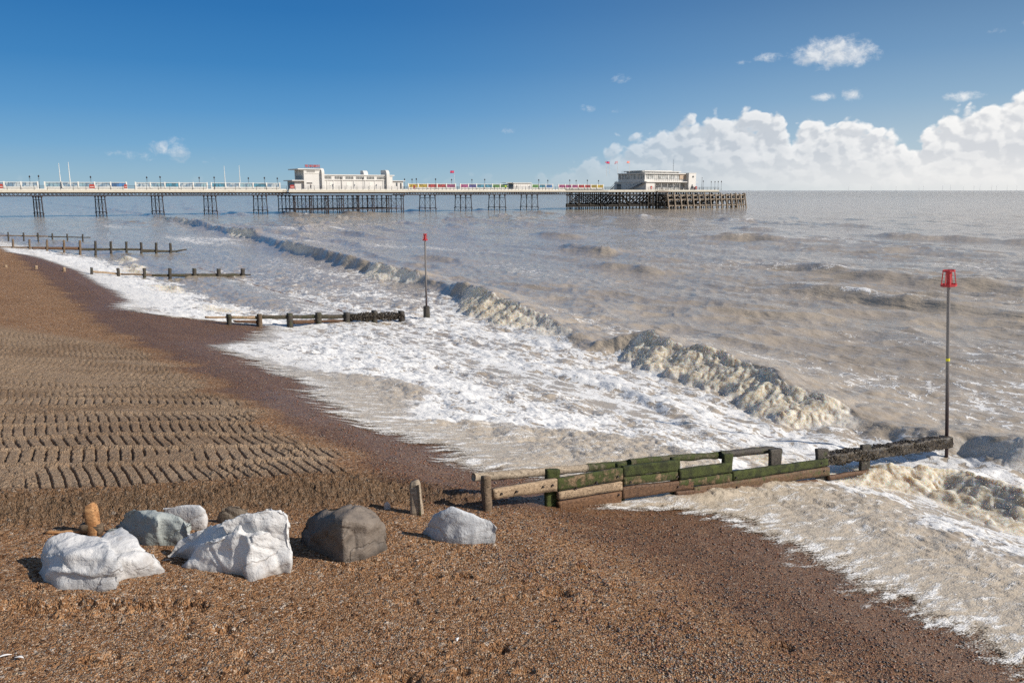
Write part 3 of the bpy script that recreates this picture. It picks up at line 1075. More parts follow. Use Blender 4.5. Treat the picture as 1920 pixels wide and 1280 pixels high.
def trestle(u, ys=COLS, rake=True, top=G0 + .05):
    tr = empty('trestle', (u, 0, 0), math.radians(12) if rake else 0); tr.parent = pier
    n = len(ys)
    for i, y in enumerate(ys):
        off = 0
        if rake and i == 0: off = -.55
        if rake and i == n - 1: off = .55
        c = MB().tube((0, y + off, -2.5), (0, y, top - .35), .15, .13, 8)
        c.tube((0, y, top - .42), (0, y, top - .12), .15, .30, 8).box(-.32, .32, y - .3, y + .3, top - .12, top + .02)
        c.tube((0, y + off * .9, .95), (0, y + off * .88, 1.2), .21, .21, 8)
        c.build('column', M['iron'], tr)
    mb = MB()
    for z in (1.35, top - .95):
        mb.bar((0, ys[0] - (.4 if z < 2 and rake else 0), z), (0, ys[-1] + (.4 if z < 2 and rake else 0), z), .12, .16)
    for i in range(n - 1):
        a, b = ys[i], ys[i + 1]
        mb.bar((.02, a, 1.4), (.02, b, top - .95), .045); mb.bar((-.04, b, 1.4), (-.04, a, top - .95), .045)
        mb.bar((.02, a, -.4), (.02, b, 1.3), .045); mb.bar((-.04, b, -.4), (-.04, a, 1.3), .045)
        # arched brackets under the girder
        for y, sgn in ((a, 1), (b, -1)):
            mb.bar((0, y, top - 1.0), (0, y + sgn * .55, top - .08), .07)
    mb.build('cross_brace', M['iron'], tr)
    return tr


for px in (-148, -30, 75, 194.5, 303, 403.5, 498.7, 816.5, 884, 948, 1009):
    trestle(PU(px + 2, -.5))
na = 8
for i in range(na):
    trestle(ARU0 + .6 + (ARU1 - ARU0 - 1.2) * i / (na - 1), (-1.3, .4, 4.4, 8.4, 12.5, 16.5), False, DECK - 1.7)
mb = MB()
for yy in (-1.3, .4, 4.4, 8.4, 12.5, 16.5):
    mb.bar((ARU0 + .6, yy, 1.35), (ARU1 - .6, yy, 1.35), .16, .20)
    for i in range(na - 1):
        a = ARU0 + .6 + (ARU1 - ARU0 - 1.2) * i / (na - 1); b = ARU0 + .6 + (ARU1 - ARU0 - 1.2) * (i + 1) / (na - 1)
        if yy < 10:
            mb.bar((a, yy, 1.5), (b, yy, 4.4), .05); mb.bar((b, yy + .05, 1.5), (a, yy + .05, 4.4), .05)
mb.build('long_brace', M['iron'], pier)


# railings along the near and the far edge
def railing(px0, px1, y, n, label, u0=None, u1=None):
    u0 = PU(px0, y) if u0 is None else u0; u1 = PU(px1, y) if u1 is None else u1
    r = empty('railing', PW(u0, y, DECK), PA, label=label, cat='railing', group='railings along the pier deck')
    L = u1 - u0
    mb = MB()
    for z in (.38, .70, 1.08):
        mb.bar((0, 0, z), (L, 0, z), .05, .05)
    mb.build('rail', M['railing'], r)
    proto = MB().tube((0, 0, 0), (0, 0, 1.18), .055, .045, 6).mesh('post')
    proto.materials.append(M['railing'])
    for i in range(n + 1):
        link('post', proto, None, r, (L * i / n, 0, 0))
    # toe board, painted white
    MB().box(0, L, .04, .09, .04, .26).build('kick_board', M['white2'], r)
    return r


railing(0, 0, .02, 48, 'dark railing on the near edge of the pier shoreward of the amusement hall', U0, ARU0 - 1.3)
railing(0, 0, -1.62, 20, 'dark railing in front of the long white amusement hall', ARU0 - 1.1, ARU1 + 1.1)
railing(0, 0, .02, 44, 'dark railing on the near edge between the amusement hall and the end pavilion', ARU1 + 1.3, HEADU0 - .5)
railing(0, 0, W_ - .02, 40, 'dark railing on the far edge of the shoreward pier deck, behind the screens', U0, ARU0 - 2.5)
railing(0, 0, W_ - .02, 40, 'dark railing on the far edge, behind the coloured screens', ARU1 + 1.3, HEADU0 - .5)


# glazed wind screens down the middle of the deck
def screen(px0, px1, cols, label, n=None):
    y = 4.5
    u0, u1 = PU(px0, y), PU(px1, y); L = u1 - u0
    r = empty('wind_screen', PW(u0, y, DECK), PA, label=label, cat='wind screen', group='glazed wind screens along the middle of the pier')
    n = n or max(1, round(L / 3.9))
    post = MB().box(-.17, .17, -.14, .14, 0, 2.12).mesh('post'); post.materials.append(M['white2'])
    for i in range(n + 1):
        link('post', post, None, r, (L * i / n, 0, 0))
    MB().box(.16, L - .16, -.06, .06, .08, .84).build('base_panel', M['white2'], r)
    MB().box(-.1, L + .1, -.10, .10, 1.86, 1.98).build('top_rail', M['white2'], r)
    mb = MB()
    for i in range(n):
        a = L * i / n + .17; b = L * (i + 1) / n - .17
        for k in range(1, 4):
            x = a + (b - a) * k / 4
            mb.box(x - .025, x + .025, -.055, .055, .845, 1.86)
        mb.box(a, b, -.057, .057, 1.55, 1.60)
    mb.build('glazing_bar', M['railing'], r)
    for i in range(n):
        a = L * i / n + .17; b = L * (i + 1) / n - .17
        c = cols[i % len(cols)]
        MB().box(a, b, -.03, .03, .845, 1.855).build('glass_panel', PANEL[c] if c in PANEL else M['pav_glass'], r)
    # slatted bench along the near side
    s = MB().box(.4, L - .4, -.75, -.25, .42, .47)
    for i in range(n * 2 + 1):
        x = .5 + (L - 1.0) * i / (n * 2); s.box(x - .03, x + .03, -.7, -.3, 0, .42)
    s.build('bench', M['tarpile'], r)
    return r


screen(-125, 72, ['grey', 'teal', 'grey', 'teal', 'grey'], 'glazed white-posted wind screen at the shoreward end of the pier in view')
screen(85, 238, ['teal', 'grey', 'teal', 'grey', 'blue'], 'glazed wind screen behind the first pair of white masts')
screen(255, 389, ['grey', 'teal', 'cyan', 'grey', 'teal'], 'glazed wind screen between the two long gaps shoreward of the hall')
screen(397, 525, ['cyan', 'grey', 'teal', 'cyan', 'grey'], 'glazed wind screen ending beside the amusement hall')
screen(766, 854, ['yellow', 'yellow', 'red', 'red', 'magenta', 'magenta'], 'coloured screen from yellow through red to magenta, just seaward of the hall', 5)
screen(863, 952, ['magenta', 'violet', 'cyan', 'cyan', 'green', 'green'], 'coloured screen of magenta, violet, cyan and green glass before the small kiosk', 6)
screen(997, 1036, ['green', 'cyan', 'blue'], 'short coloured screen of green, cyan and blue just past the kiosk', 3)
screen(1047, 1131, ['magenta', 'magenta', 'magenta', 'red', 'red', 'yellow', 'yellow'], 'coloured screen of magenta, red and yellow next to the end pavilion', 7)

# lamp standards
lamp0 = empty('street_lamp', (0, 0, -50), PA)
MB().tube((0, 0, 0), (0, 0, .6), .13, .09, 8).tube((0, 0, .6), (0, 0, 3.0), .06, .045, 6).bar((-.3, 0, 2.75), (.3, 0, 2.75), .04).build('post', M['railing'], lamp0)
MB().tube((0, 0, 3.05), (0, 0, 3.4), .12, .22, 6).tube((0, 0, 3.4), (0, 0, 3.62), .25, .06, 6).tube((0, 0, 3.62), (0, 0, 3.8), .03, .01, 5).build('lantern', M['iron'], lamp0)
LAMPS = [([(58, 8.6), (75, .3), (172, 8.6), (277, 8.6), (302, .3), (375, 8.6), (403, .3), (467, 8.6), (497, .3)],
          '%s lamp standard from the left on the pier stretch shoreward of the hall', 'lamp standards shoreward of the hall'),
         ([(640, -1.4), (681, -1.4), (722, -1.4), (521, 8.6)], '%s lamp standard from the left beside the amusement hall', 'lamp standards at the hall'),
         ([(759, 8.6), (773, 8.6), (781, .3), (817, .3), (847, 8.6), (885, 8.6), (909, .3), (1010, .3), (1027, 8.6), (1068, .3), (1080, 8.6), (1101, .3), (1122, 8.6)],
          '%s lamp standard from the left beside the coloured wind screens', 'lamp standards beside the coloured screens'),
         ([(1318, -3.6), (1333, 14), (1340, 10), (1346, 6), (1352, 2)], '%s lamp standard from the left on the open deck past the pavilion', 'lamp standards at the pier tip')]
first = True
ORD = 'first second third fourth fifth sixth seventh eighth ninth tenth eleventh twelfth thirteenth fourteenth'.split()
for lst, lab, grp in LAMPS:
    for k_, (px, y) in enumerate(lst):
        o = lamp0 if first else copy_tree(lamp0)
        first = False
        o.location = PW(PU(px, y), y, DECK)
        tag(o, lab % ORD[sorted(q[0] for q in lst).index(px)], 'street lamp', grp)

# tall white masts
for px, py, lab in ((115, 306, 'tall white mast, shoreward one of the pair rising from the first screens'), (133, 304, 'tallest white mast, seaward one of the pair at the first screens'),
                    (423, 311, 'thin white mast, shoreward one of the pair nearer the hall'), (451, 310, 'white mast, seaward one of the pair closest to the hall')):
    y = 7.0 if px != 133 else 2.0
    u = PU(px, y); z = PZ(py, u, y)
    ms = empty('mast', PW(u, y, DECK), PA, label=lab, cat='mast', group='bare white masts on the pier')
    MB().tube((0, 0, 0), (0, 0, (z - DECK) * .55), .13, .10, 8).build('lower_spar', M['white2'], ms)
    MB().tube((0, 0, (z - DECK) * .55), (0, 0, z - DECK), .085, .05, 8).build('upper_spar', M['white2'], ms)

# red boxes for life rings
for px, y, lab in ((3, 1.0, 'red lifebuoy cabinet at the shoreward edge of the view'), (173, 1.0, 'red lifebuoy cabinet in front of the second screen'),
                   (236, 3.0, 'small red lifebuoy cabinet beside the first gap in the screens'), (548, 1.0, 'red lifebuoy cabinet at the landward door of the amusement hall'),
                   (777, 1.0, 'red lifebuoy cabinet in front of the yellow glass'), (1221, -6.6, 'red lifebuoy cabinet at the near corner of the end pavilion'),
                   (1305, -3.0, 'red lifebuoy cabinet at the seaward side of the end pavilion')):
    u = PU(px, y)
    w = .62 if px in (173, 548) else .36
    b_ = empty('lifebuoy_cabinet', PW(u, y, DECK), PA, label=lab, cat='lifebuoy cabinet', group='red lifebuoy cabinets on the pier')
    MB().box(-w, w, -.14, .14, .42, 1.25).prism([(-w - .05, 1.25), (w + .05, 1.25), (w * .7, 1.42), (-w * .7, 1.42)], -.17, .17).build('body', M['red'], b_)
    MB().box(-w * .8, -w * .6, -.1, .1, 0, .42).box(w * .6, w * .8, -.1, .1, 0, .42).build('stand', M['white2'], b_)
    MB().box(-w * .7, w * .7, -.16, -.14, .72, .84).build('label_strip', M['white2'], b_)


# ------------------------------------------------------------------ amusement hall
def text_mesh(s, size, depth, name='lettering'):
    cu = bpy.data.curves.new(name, 'FONT')
    cu.body = s; cu.size = size; cu.extrude = depth; cu.align_x = 'CENTER'; cu.resolution_u = 2; cu.offset = .015
    o = bpy.data.objects.new(name, cu); COL.objects.link(o)
    dg = bpy.context.evaluated_depsgraph_get()
    me = bpy.data.meshes.new_from_object(o.evaluated_get(dg))
    bpy.data.objects.remove(o); bpy.data.curves.remove(cu)
    me.transform(Matrix.Rotation(math.pi / 2, 4, 'X'))
    return me


def fin(mb, x0, x1, y0, y1, z0, z1):
    """slab with a rounded shoulder towards the near side"""
    r = min(1.4, (y1 - y0) * .6)
    pts = [(y0, z0), (y1, z0), (y1, z1)] + [(y0 + r - r * math.sin(a), z1 - r + r * math.cos(a)) for a in np.linspace(0, math.pi / 2, 7)]
    n = len(pts)
    vs = [(x0, y, z) for y, z in pts] + [(x1, y, z) for y, z in pts]
    mb.add(vs, [tuple(range(n)), tuple(range(2 * n - 1, n - 1, -1))] + [(k + n, (k + 1) % n + n, (k + 1) % n, k) for k in range(n)])


YF = .9                                       # the hall's near wall
aU = lambda px: PU(px, YF)
a0 = aU(571)
hall = empty('amusement_hall', PW(a0, YF, DECK), PA, label='long white art deco amusement hall half way along the pier with red roof lettering', cat='amusement hall')
L = lambda px: aU(px) - a0
hz = lambda py, px: PZ(py, aU(px), YF) - DECK
z_tower, z_hall, z_low = hz(316.5, 585), hz(327.5, 660), hz(337.5, 560)
zW0, zW1 = hz(335.6, 660), hz(331.3, 660)
HW = 9.2
x603, x608, x721, x731, x740, x760 = (L(v) for v in (603, 608, 721, 731, 736.5, 758))
MB().box(0, x603, 0, HW, 0, z_tower - .25).build('tower_wall', M['white'], hall)
MB().box(-1.8, x603 + .05, -.35, HW + .5, z_tower - .25, z_tower + .02).build('tower_roof', M['white'], hall)
mb = MB(); mb.box(x608, x721, .02, HW - .3, 0, z_hall - .3); mb.build('wall', M['white'], hall)
MB().box(x603, x740 + .6, -.22, HW + .2, z_hall - .28, z_hall).build('roof', M['white'], hall)
mb = MB(); fin(mb, x603, x608, -.75, HW, 0, hz(315.5, 606)); mb.build('fin', M['white'], hall)
mb = MB(); fin(mb, L(724), L(729.5), -.75, 4, 0, hz(319, 727)); mb.build('fin', M['white'], hall)
mb = MB(); fin(mb, L(690), L(698), 3, 6, z_hall, hz(319.5, 694)); mb.build('roof_vent', M['white'], hall)
MB().box(x721, x740, 0.03, HW - .3, 0, z_hall - .29).build('end_wall', M['white'], hall)
MB().box(x740, x760, .6, HW - 1, 0, z_low - .2).build('annexe', M['white'], hall)
MB().box(x740 - .1, x760 + .5, .1, HW - .5, z_low - .2, z_low).build('annexe_roof', M['white'], hall)
MB().box(-3.6, .0, -.2, HW - .3, z_low - .28, z_low - .02).build('entrance_canopy', M['white'], hall)
MB().box(-2.6, -.003, .8, HW - 1, 0, z_low - .3).build('entrance_lobby', M['white'], hall)
for i in range(5):
    MB().box(-2.66, -2.60, 1.3 + i * 1.3, 2.3 + i * 1.3, .9, z_low - .7).build('window', M['hall_glass'], hall)
MB().box(-.05, 0, 1.2, HW - 1.0, z_low + .35, z_tower - 1.9).build('glazed_front', M['hall_glass'], hall)
mb = MB()
for i in range(9): mb.box(-.09, -.05, 1.2 + i * (HW - 2.2) / 8 - .05, 1.2 + i * (HW - 2.2) / 8 + .05, z_low + .3, z_tower - .5)
mb.box(-.10, -.05, 1.0, HW - .8, z_tower - 1.95, z_tower - 1.75)
mb.build('glazing_bar', M['white'], hall)
clock = MB()
clock.tube((-.12, HW / 2, z_tower - 1.15), (-.05, HW / 2, z_tower - 1.15), .62, .62, 16)
clock.build('clock_face', M['white2'], hall)
# band with recess shade painted on and pilasters of the tower's long side
MB().box(L(576.5), L(592), -.04, .05, hz(323.5, 585), hz(318.5, 585)).build('recess_shade_band', paint('painted_recess_shade', (.30, .29, .27), .7), hall)
MB().box(L(573), L(602), -.10, .06, hz(325.0, 585) - .12, hz(325.0, 585)).build('ledge', M['white'], hall)
MB().box(L(575.5), L(586), -.05, .02, hz(344.5, 580), hz(342.5, 580)).build('wall_sign', M['tarpile'], hall)
# window strip: six groups
for a, b in ((608.6, 623), (628, 644), (648, 664), (668, 684), (688, 703), (707, 721)):
    w = MB().box(L(a) + .1, L(b) - .1, -.03, .05, zW0, zW1).build('window', M['hall_glass'], hall)
    mb = MB(); n = 5
    for i in range(n + 1):
        x = L(a) + .1 + (L(b) - L(a) - .2) * i / n
        mb.box(x - .03, x + .03, -.05, -.03, zW0 - .05, zW1 + .05)
    mb.box(L(a), L(b), -.055, -.03, (zW0 + zW1) / 2 - .02, (zW0 + zW1) / 2 + .02)
    mb.build('frame', M['white2'], w)
MB().box(x608, x721, -.22, .02, zW0 - .42, zW0 - .14).build('string_course', M['white'], hall)
mb = MB()
for px in (614, 626, 642, 664, 685, 703, 719):
    mb.box(L(px) - .12, L(px) + .12, -.10, .02, 0, zW0 - .42)
mb.build('pilaster', M['white'], hall)
for px in (619, 650, 693):
    d_ = MB().box(L(px), L(px + 9), -.04, .05, 0, 2.3).build('door', M['white2'], hall)
    MB().box(L(px + 1), L(px + 1) + .06, -.08, -.04, 1.0, 1.3).build('handle', M['iron'], d_)
MB().box(L(744), L(747), .56, .62, 1.2, 2.2).build('window', M['hall_glass'], hall)
MB().box(L(752), L(754.5), .55, .62, .2, 2.1).build('door', M['hall_glass'], hall)
# roof lettering
tm = text_mesh('PIER AMUSEMENTS', 1.0, .06)
co = np.array([v.co[:] for v in tm.vertices]); wd = co[:, 0].max() - co[:, 0].min()
want = L(603.5) - L(576); zt0, zt1 = hz(314.3, 590) + .12, hz(308.8, 590)
tm.transform(Matrix.Diagonal((want / wd, 1, (zt1 - zt0) / .72, 1)))
link('lettering', tm, M['red'], hall, ((L(576) + L(603.5)) / 2, 1.0, zt0))
mb = MB().box(L(576), L(603.5), 1.08, 1.14, zt0 - .02, zt0 + .04).box(L(576), L(603.5), 1.08, 1.14, zt1 - .14, zt1 - .06)
for i in range(9): mb.bar((L(576) + want * i / 8, 1.12, z_tower), (L(576) + want * i / 8, 1.12, zt1), .05)
mb.build('letter_frame', M['iron'], hall)

# small kiosk
ku0 = PU(963, 3.0)
kiosk = empty('kiosk', PW(ku0, 3.0, DECK), PA, label='small flat-roofed white kiosk on the deck between two coloured screens', cat='kiosk')
kl = PU(995, 3.0) - ku0
kz = PZ(342.5, ku0 + 2, 3.0) - DECK
MB().box(0, kl, 0, 3.6, 0, kz - .2).build('wall', M['white'], kiosk)
MB().box(-.4, kl + .3, -.3, 3.9, kz - .2, kz).build('roof', M['white'], kiosk)
MB().box(-2.8, -.4, .4, 3.4, kz - .1, kz + .03).build('side_canopy', M['white'], kiosk)
mb = MB()
for k in range(8): mb.box(kl * (k + .5) / 8 - .05, kl * (k + .5) / 8 + .05, -.05, 0, .1, kz - .3)
mb.build('board', M['white2'], kiosk)
MB().box(-.06, 0, .6, 3.0, .8, kz - .5).build('window', M['hall_glass'], kiosk)

# ------------------------------------------------------------------ head of the pier
YH = -4.0
hu0, hu1 = HEADU0, HEADU1
mb = MB()
outline = [(hu0, 0), (PU(1140, YH), YH), (hu1 - 1.5, YH), (hu1, YH + 1.5), (hu1, 21), (hu1 - 2, 23), (PU(1078, 23), 23), (PU(1066, 12), 12)]
head = empty('jetty', PW(0, 0), PA, label='wide seaward end platform of the pier on a forest of dark braced timber piles', cat='jetty')
MB().slab(outline, DECK - .3, DECK - .01).build('deck', M['deckwood'], head)
mb = MB()
for i in range(len(outline)):
    a, b = outline[i], outline[(i + 1) % len(outline)]
    mb.bar((a[0], a[1], DECK - .30), (b[0], b[1], DECK - .30), .16, .72)
mb.build('fascia', M['cream'], head)
rows = [YH + .6, 0.6, 4.6, 8.6, 12.6, 16.6, 20.6]
cols_u = np.linspace(hu0 + .8, hu1 - .8, 15)
nb = 0
for j, y in enumerate(rows):
    for i, u in enumerate(cols_u):
        if u < (PU(1140, YH) + 1 if y < 0 else PU(1062, y)): continue
        MB().tube((u, y, -2.5), (u, y, DECK - .7), .21, .19, 7).build('pile', M['tarpile'], head)
for y in rows:
    mb = MB(); ua = PU(1140, YH) + 1 if y < 0 else PU(1062, y)
    for z in (DECK - .85, DECK - 1.75, 1.2, 1.75):
        mb.bar((ua, y + .2, z), (cols_u[-1], y + .2, z), .22, .30)
    for i in range(len(cols_u) - 1):
        a, b = cols_u[i], cols_u[i + 1]
        if a < ua: continue
        mb.bar((a, y + .25, 1.7), (b, y + .25, DECK - 1.7), .20, .22)
        if i % 2 == 0: mb.bar((b, y - .25, 1.7), (a, y - .25, DECK - 1.7), .18, .2)
    mb.build('brace', M['tarpile'], head)
mb = MB()
for u in cols_u:
    yl = max([y for y in rows if y > 0 and u >= PU(1062, y)] + [rows[1] + .5])
    for z in (DECK - .85, DECK - 1.75, 1.2): mb.bar((u + .2, rows[0] if u > PU(1140, YH) + 1 else rows[1], z), (u + .2, yl, z), .2, .28)
mb.build('cross_beam', M['tarpile'], head)

# railing round the head
rl = empty('railing', PW(0, 0, DECK), PA, label='dark railing round the edge of the pier head', cat='railing', group='railings along the pier deck')
post = MB().tube((0, 0, 0), (0, 0, 1.15), .055, .045, 6).mesh('post'); post.materials.append(M['railing'])
mb = MB()
for i in range(len(outline) - 1):
    a, b = Vector(outline[i]), Vector(outline[i + 1]); n = max(1, int((b - a).length / 2.1))
    for z in (.4, .75, 1.08): mb.bar((a.x, a.y, z), (b.x, b.y, z), .05)
    for k in range(n):
        p = a.lerp(b, k / n); link('post', post, None, rl, (p.x, p.y, 0))
mb.build('rail', M['railing'], rl)

# landing stage with raking fender piles
stage = empty('landing_stage', PW(0, 0), PA, label='weathered timber landing stage with leaning fender piles round the pier tip', cat='landing stage')
YS = -8.5
f0, f1 = PU(1253, YS), PU(1392, -2)
nf = 15
line = [(f0 + (f1 - f0) * i / (nf - 1), YS + (YS * -0.55) * (i / (nf - 1)) ** 2) for i in range(nf)]
for i, (u, y) in enumerate(line):
    z1 = DECK - 1.15 + .22 * math.sin(i * 2.3) - .01 * i
    pm = M['oldpile']
    mb = MB().bar((u + .55, y - .75, -2.5), (u - .25, y + .25, z1), .40, .42)
    mb.build('fender_pile', pm, stage)
    MB().tube((u + .3, y + 1.9, -2.5), (u + .3, y + 1.9, z1 - .25), .24, .22, 7).build('inner_pile', M['tarpile'], stage)
    MB().tube((u + .3, y + 5.2, -2.5), (u + .3, y + 5.2, z1 - .25), .24, .22, 7).build('inner_pile', M['tarpile'], stage)
for (zz, off) in ((z1 - .4, .55), (3.5, .35), (1.25, .1)):
    for i in range(nf - 1):
        pass
for zz, off in ((5.1, .55), (3.55, .25), (1.3, -.05)):
    mb = MB()
    for i in range(nf - 1):
        (a, b), (c, d) = line[i], line[i + 1]
        mb.bar((a, b + off, zz), (c, d + off, zz), .26, .34)
        mb.bar((a, b + 2.0, zz - .25), (c, d + 2.0, zz - .25), .26, .34)
        mb.bar((a, b + 5.2, zz - .25), (c, d + 5.2, zz - .25), .26, .34)
    mb.build('waling', M['oldpile'], stage)
mb = MB()
for i in range(nf):
    u, y = line[i]
    for zz in (4.9, 3.35, 1.1): mb.bar((u + .15, y + .2, zz), (u + .15, y + 6.5, zz), .24, .3)
    mb.bar((u + .2, y + 1.8, 1.2), (u + .2, y + 5.3, 4.8), .2, .26)
    if i < nf - 1:
        c, d = line[i + 1]
        mb.bar((u, y + 1.9, 4.6), (c, d + 1.9, 1.4), .2, .26)
        mb.bar((u, y + 5.2, 1.4), (c, d + 5.2, 4.6), .2, .26)
mb.build('strut', M['tarpile'], stage)
# piles round the seaward corner
for k in range(5):
    u = f1 + .5 + k * .9; y = line[-1][1] + 1.5 + k * 3.2
    MB().bar((u + .7, y, -2.5), (u - .1, y, DECK - 1.1 - .1 * k), .38, .38).build('fender_pile', M['oldpile'], stage)
mb = MB()
for zz in (5.0, 3.4, 1.3): mb.bar((f1 + .3, line[-1][1], zz), (f1 + 4.2, line[-1][1] + 14.3, zz), .25, .3)
mb.build('waling', M['tarpile'], stage)
# sparse old dolphin timbers left of the stage
for k in range(3):
    u = f0 - 2.2 - k * 2.1
    MB().bar((u, YS + 3.2, -2.5), (u - .1, YS + 3.6, DECK - 1.0 - k * .15), .3, .3).build('fender_pile', M['tarpile'], stage)
MB().box(f0 - 2, f0 + 3.5, YS + 3.4, YH, DECK - .75, DECK - .45).build('gangway', M['deckwood'], stage)
mb = MB()
for k in range(8):
    x = f0 - 1.8 + k * .7
    mb.bar((x, YS + 3.6, DECK - .5), (x, YS + 3.6, DECK + .45), .06)
mb.bar((f0 - 1.8, YS + 3.6, DECK + .4), (f0 + 3.2, YS + 3.6, DECK + .4), .06)
mb.build('gangway_rail', M['oldpile'], stage)

# ------------------------------------------------------------------ end pavilion
YP = -1.6
pu = PU(1211, YP)
PWID = 18.5
PLEN = PU(1301, YP) - pu
pav = empty('pavilion', PW(pu, YP, DECK), PA, label='white two-storey art deco pavilion with curved windows at the seaward end of the pier', cat='pavilion')
zf = lambda py, x=4, y=0: PZ(py, pu + x, YP + y) - DECK
z2 = zf(340.2)                               # upper floor level
z3 = zf(324.3)                               # main roof
white, gls = M['white'], M['pav_glass']
XT = PU(1287.5, YP) - pu                      # tower starts
# lower storey: solid flank towards the land, recessed glass front on the long side
MB().box(0, 4.2, 0, PWID - 4.0, 0, z2 - .3).build('lower_wall', white, pav)
MB().box(4.2, XT, 1.9, PWID, 0, z2 - .3).build('core_wall', white, pav)
MB().box(4.2, XT, 1.84, 1.9, .25, z2 - .6).build('window', gls, pav)
mb = MB()
for i in range(12):
    x = 4.4 + (XT - 4.8) * i / 11
    mb.box(x - .08, x + .08, 1.76, 1.84, 0, z2 - .3)
mb.build('mullion', white, pav)
mb = MB()
for i in range(6):
    x = 4.6 + (XT - 5.0) * i / 5
    mb.tube((x, .25, 0), (x, .25, z2 - .3), .12, .12, 8)
mb.build('column', white, pav)
MB().box(-.2, XT, -.5, PWID, z2 - .3, z2).build('balcony_slab', white, pav)
mb = MB()
for z in (.35, .65, .95): mb.bar((3.8, -.45, z2 + z), (XT, -.45, z2 + z), .05)
for i in range(17): mb.bar((3.8 + (XT - 3.8) * i / 16, -.45, z2), (3.8 + (XT - 3.8) * i / 16, -.45, z2 + 1.0), .05)
mb.build('balcony_rail', M['railing'], pav)
# upper storey, rounded at the landward far corner
def rounded(x0, x1, y0, y1, r, n=8):
    pts = [(x0, y0), (x1, y0), (x1, y1)]
    pts += [(x0 + r - r * math.sin(a), y1 - r + r * math.cos(a)) for a in np.linspace(0, math.pi / 2, n)]
    return pts
up = rounded(.0, XT, .9, PWID + 1.5, 5.5)
MB().slab([(x + .12, y + .08) if x < 1 else (x, y + .08) for x, y in up], z2, z3 - .35).build('upper_glazing', gls, pav)
MB().slab(up, z2, z2 + .85).build('parapet_wall', white, pav)
MB().slab([(x - .55 if x < 6 else x, y - .6 if y < 2 else y) for x, y in up], z3 - .35, z3).build('roof', white, pav)
mb = MB()
for i in range(14):
    y = 1.0 + (PWID - 5.0) * i / 13
    w = .28 if i in (0, 4, 8, 13) else .07
    mb.box(-.04, .16, y - w, y + w, z2 + .85, z3 - .35)
for i in range(22):
    x = .3 + (XT - .6) * i / 21
    w = .26 if i in (0, 5, 6, 12, 16, 21) else .06
    mb.box(x - w, x + w, .84, 1.02, z2 + .85, z3 - .35)
mb.box(-.02, XT, .86, 1.0, z2 + 1.95, z2 + 2.03)
for i, a in enumerate(np.linspace(0, math.pi / 2, 9)):
    x = .0 + 5.5 - 5.5 * math.sin(a); y = PWID + 1.5 - 5.5 + 5.5 * math.cos(a)
    mb.tube((x, y, z2 + .85), (x, y, z3 - .35), .1, .1, 6)
mb.build('mullion', white, pav)
MB().box(XT - 3.2, XT, .7, 1.2, z2 + .85, z3 - .36).build('tan_wall', paint('tan_render', (.45, .34, .25), .7), pav)
# solid lower flank: little vents, stair along it, low porch at the far end
mb = MB()
for y in (2.2, 4.4, 6.6, 8.8, 11.0):
    mb.box(-.04, .02, y, y + .9, z2 - 1.15, z2 - .95)
mb.build('vent', M['hall_glass'], pav)
mb = MB()
for i in range(14):
    y = .6 + i * .62; z = z2 - .3 - (i + 1) * (z2 - .3) / 14
    mb.box(-1.1, -.02, y, y + .62, z, z + .08)
mb.bar((-1.1, .6, z2 - .5), (-1.1, 9.2, 0.0), .08, .26)
mb.bar((-1.1, .6, z2 + .5), (-1.1, 9.2, 1.0), .06)
mb.build('stair', M['railing'], pav)
MB().box(.2, 4.0, PWID - 4.0, PWID + .6, 0, z2 - .35).build('porch_wall', white, pav)
MB().box(.14, .2, PWID - 3.5, PWID - 1.0, .2, 2.3).build('door', M['hall_glass'], pav)
mb = MB()
for i in range(10):
    y = PWID - 1.0 + i * .42; z = z2 - .35 - (i + 1) * (z2 - .35) / 10
    mb.box(.3, 1.6, y, y + .42, z, z + .08)
mb.bar((.3, PWID - 1.0, z2 + .4), (.3, PWID + 3.2, .9), .08); mb.bar((.3, PWID - 1, z2 - .4), (.3, PWID + 3.2, 0), .1, .3)
mb.build('outer_stair', M['railing'], pav)
# tower at the seaward end
zt = zf(325.0, XT)
MB().box(XT, PLEN, -.9, PWID - 2, 0, zt).build('tower', white, pav)
MB().box(XT - .1, PLEN + .2, -1.0, PWID - 1.8, zt, zt + .14).build('tower_coping', white, pav)
xc = (XT + PLEN) / 2
MB().tube((xc + .3, -1.0, zt - 1.3), (xc + .3, -.88, zt - 1.3), .38, .38, 12).build('round_window', M['hall_glass'], pav)
MB().box(xc - .2, xc + .3, -.96, -.88, 0, 2.1).build('door', M['hall_glass'], pav)
MB().box(PLEN, PLEN + 1.6, -.6, 3.5, z2 - .35, z2 - .15).build('seaward_canopy', white, pav)
# roof deck superstructure
xs0, xs1 = PU(1188, 6) - pu, PU(1268, 3) - pu
MB().box(1.2, xs1, 3.5, 13.0, z3, z3 + .55).build('roof_room', M['pav_glass'], pav)
MB().box(.4, xs1 + .6, 2.8, 13.8, z3 + .55, z3 + .78).build('upper_roof', white, pav)
MB().box(2.6, xs1 - 3, 4.0, 12, z3 + .78, z3 + 1.02).build('upper_roof', white, pav)
mb = MB()
for i in range(12):
    mb.box(1.2 + (xs1 - 1.4) * i / 11, 1.35 + (xs1 - 1.4) * i / 11, 3.44, 3.5, z3, z3 + .55)
mb.build('mullion', white, pav)
mb = MB()
for z in (.4, .8):
    mb.bar((-.3, .8, z3 + z), (-.3, 14, z3 + z), .05); mb.bar((-.3, .5, z3 + z), (5, .5, z3 + z), .05)
for i in range(9): mb.bar((-.3, .8 + i * 1.65, z3), (-.3, .8 + i * 1.65, z3 + .85), .05)
mb.build('roof_rail', M['railing'], pav)

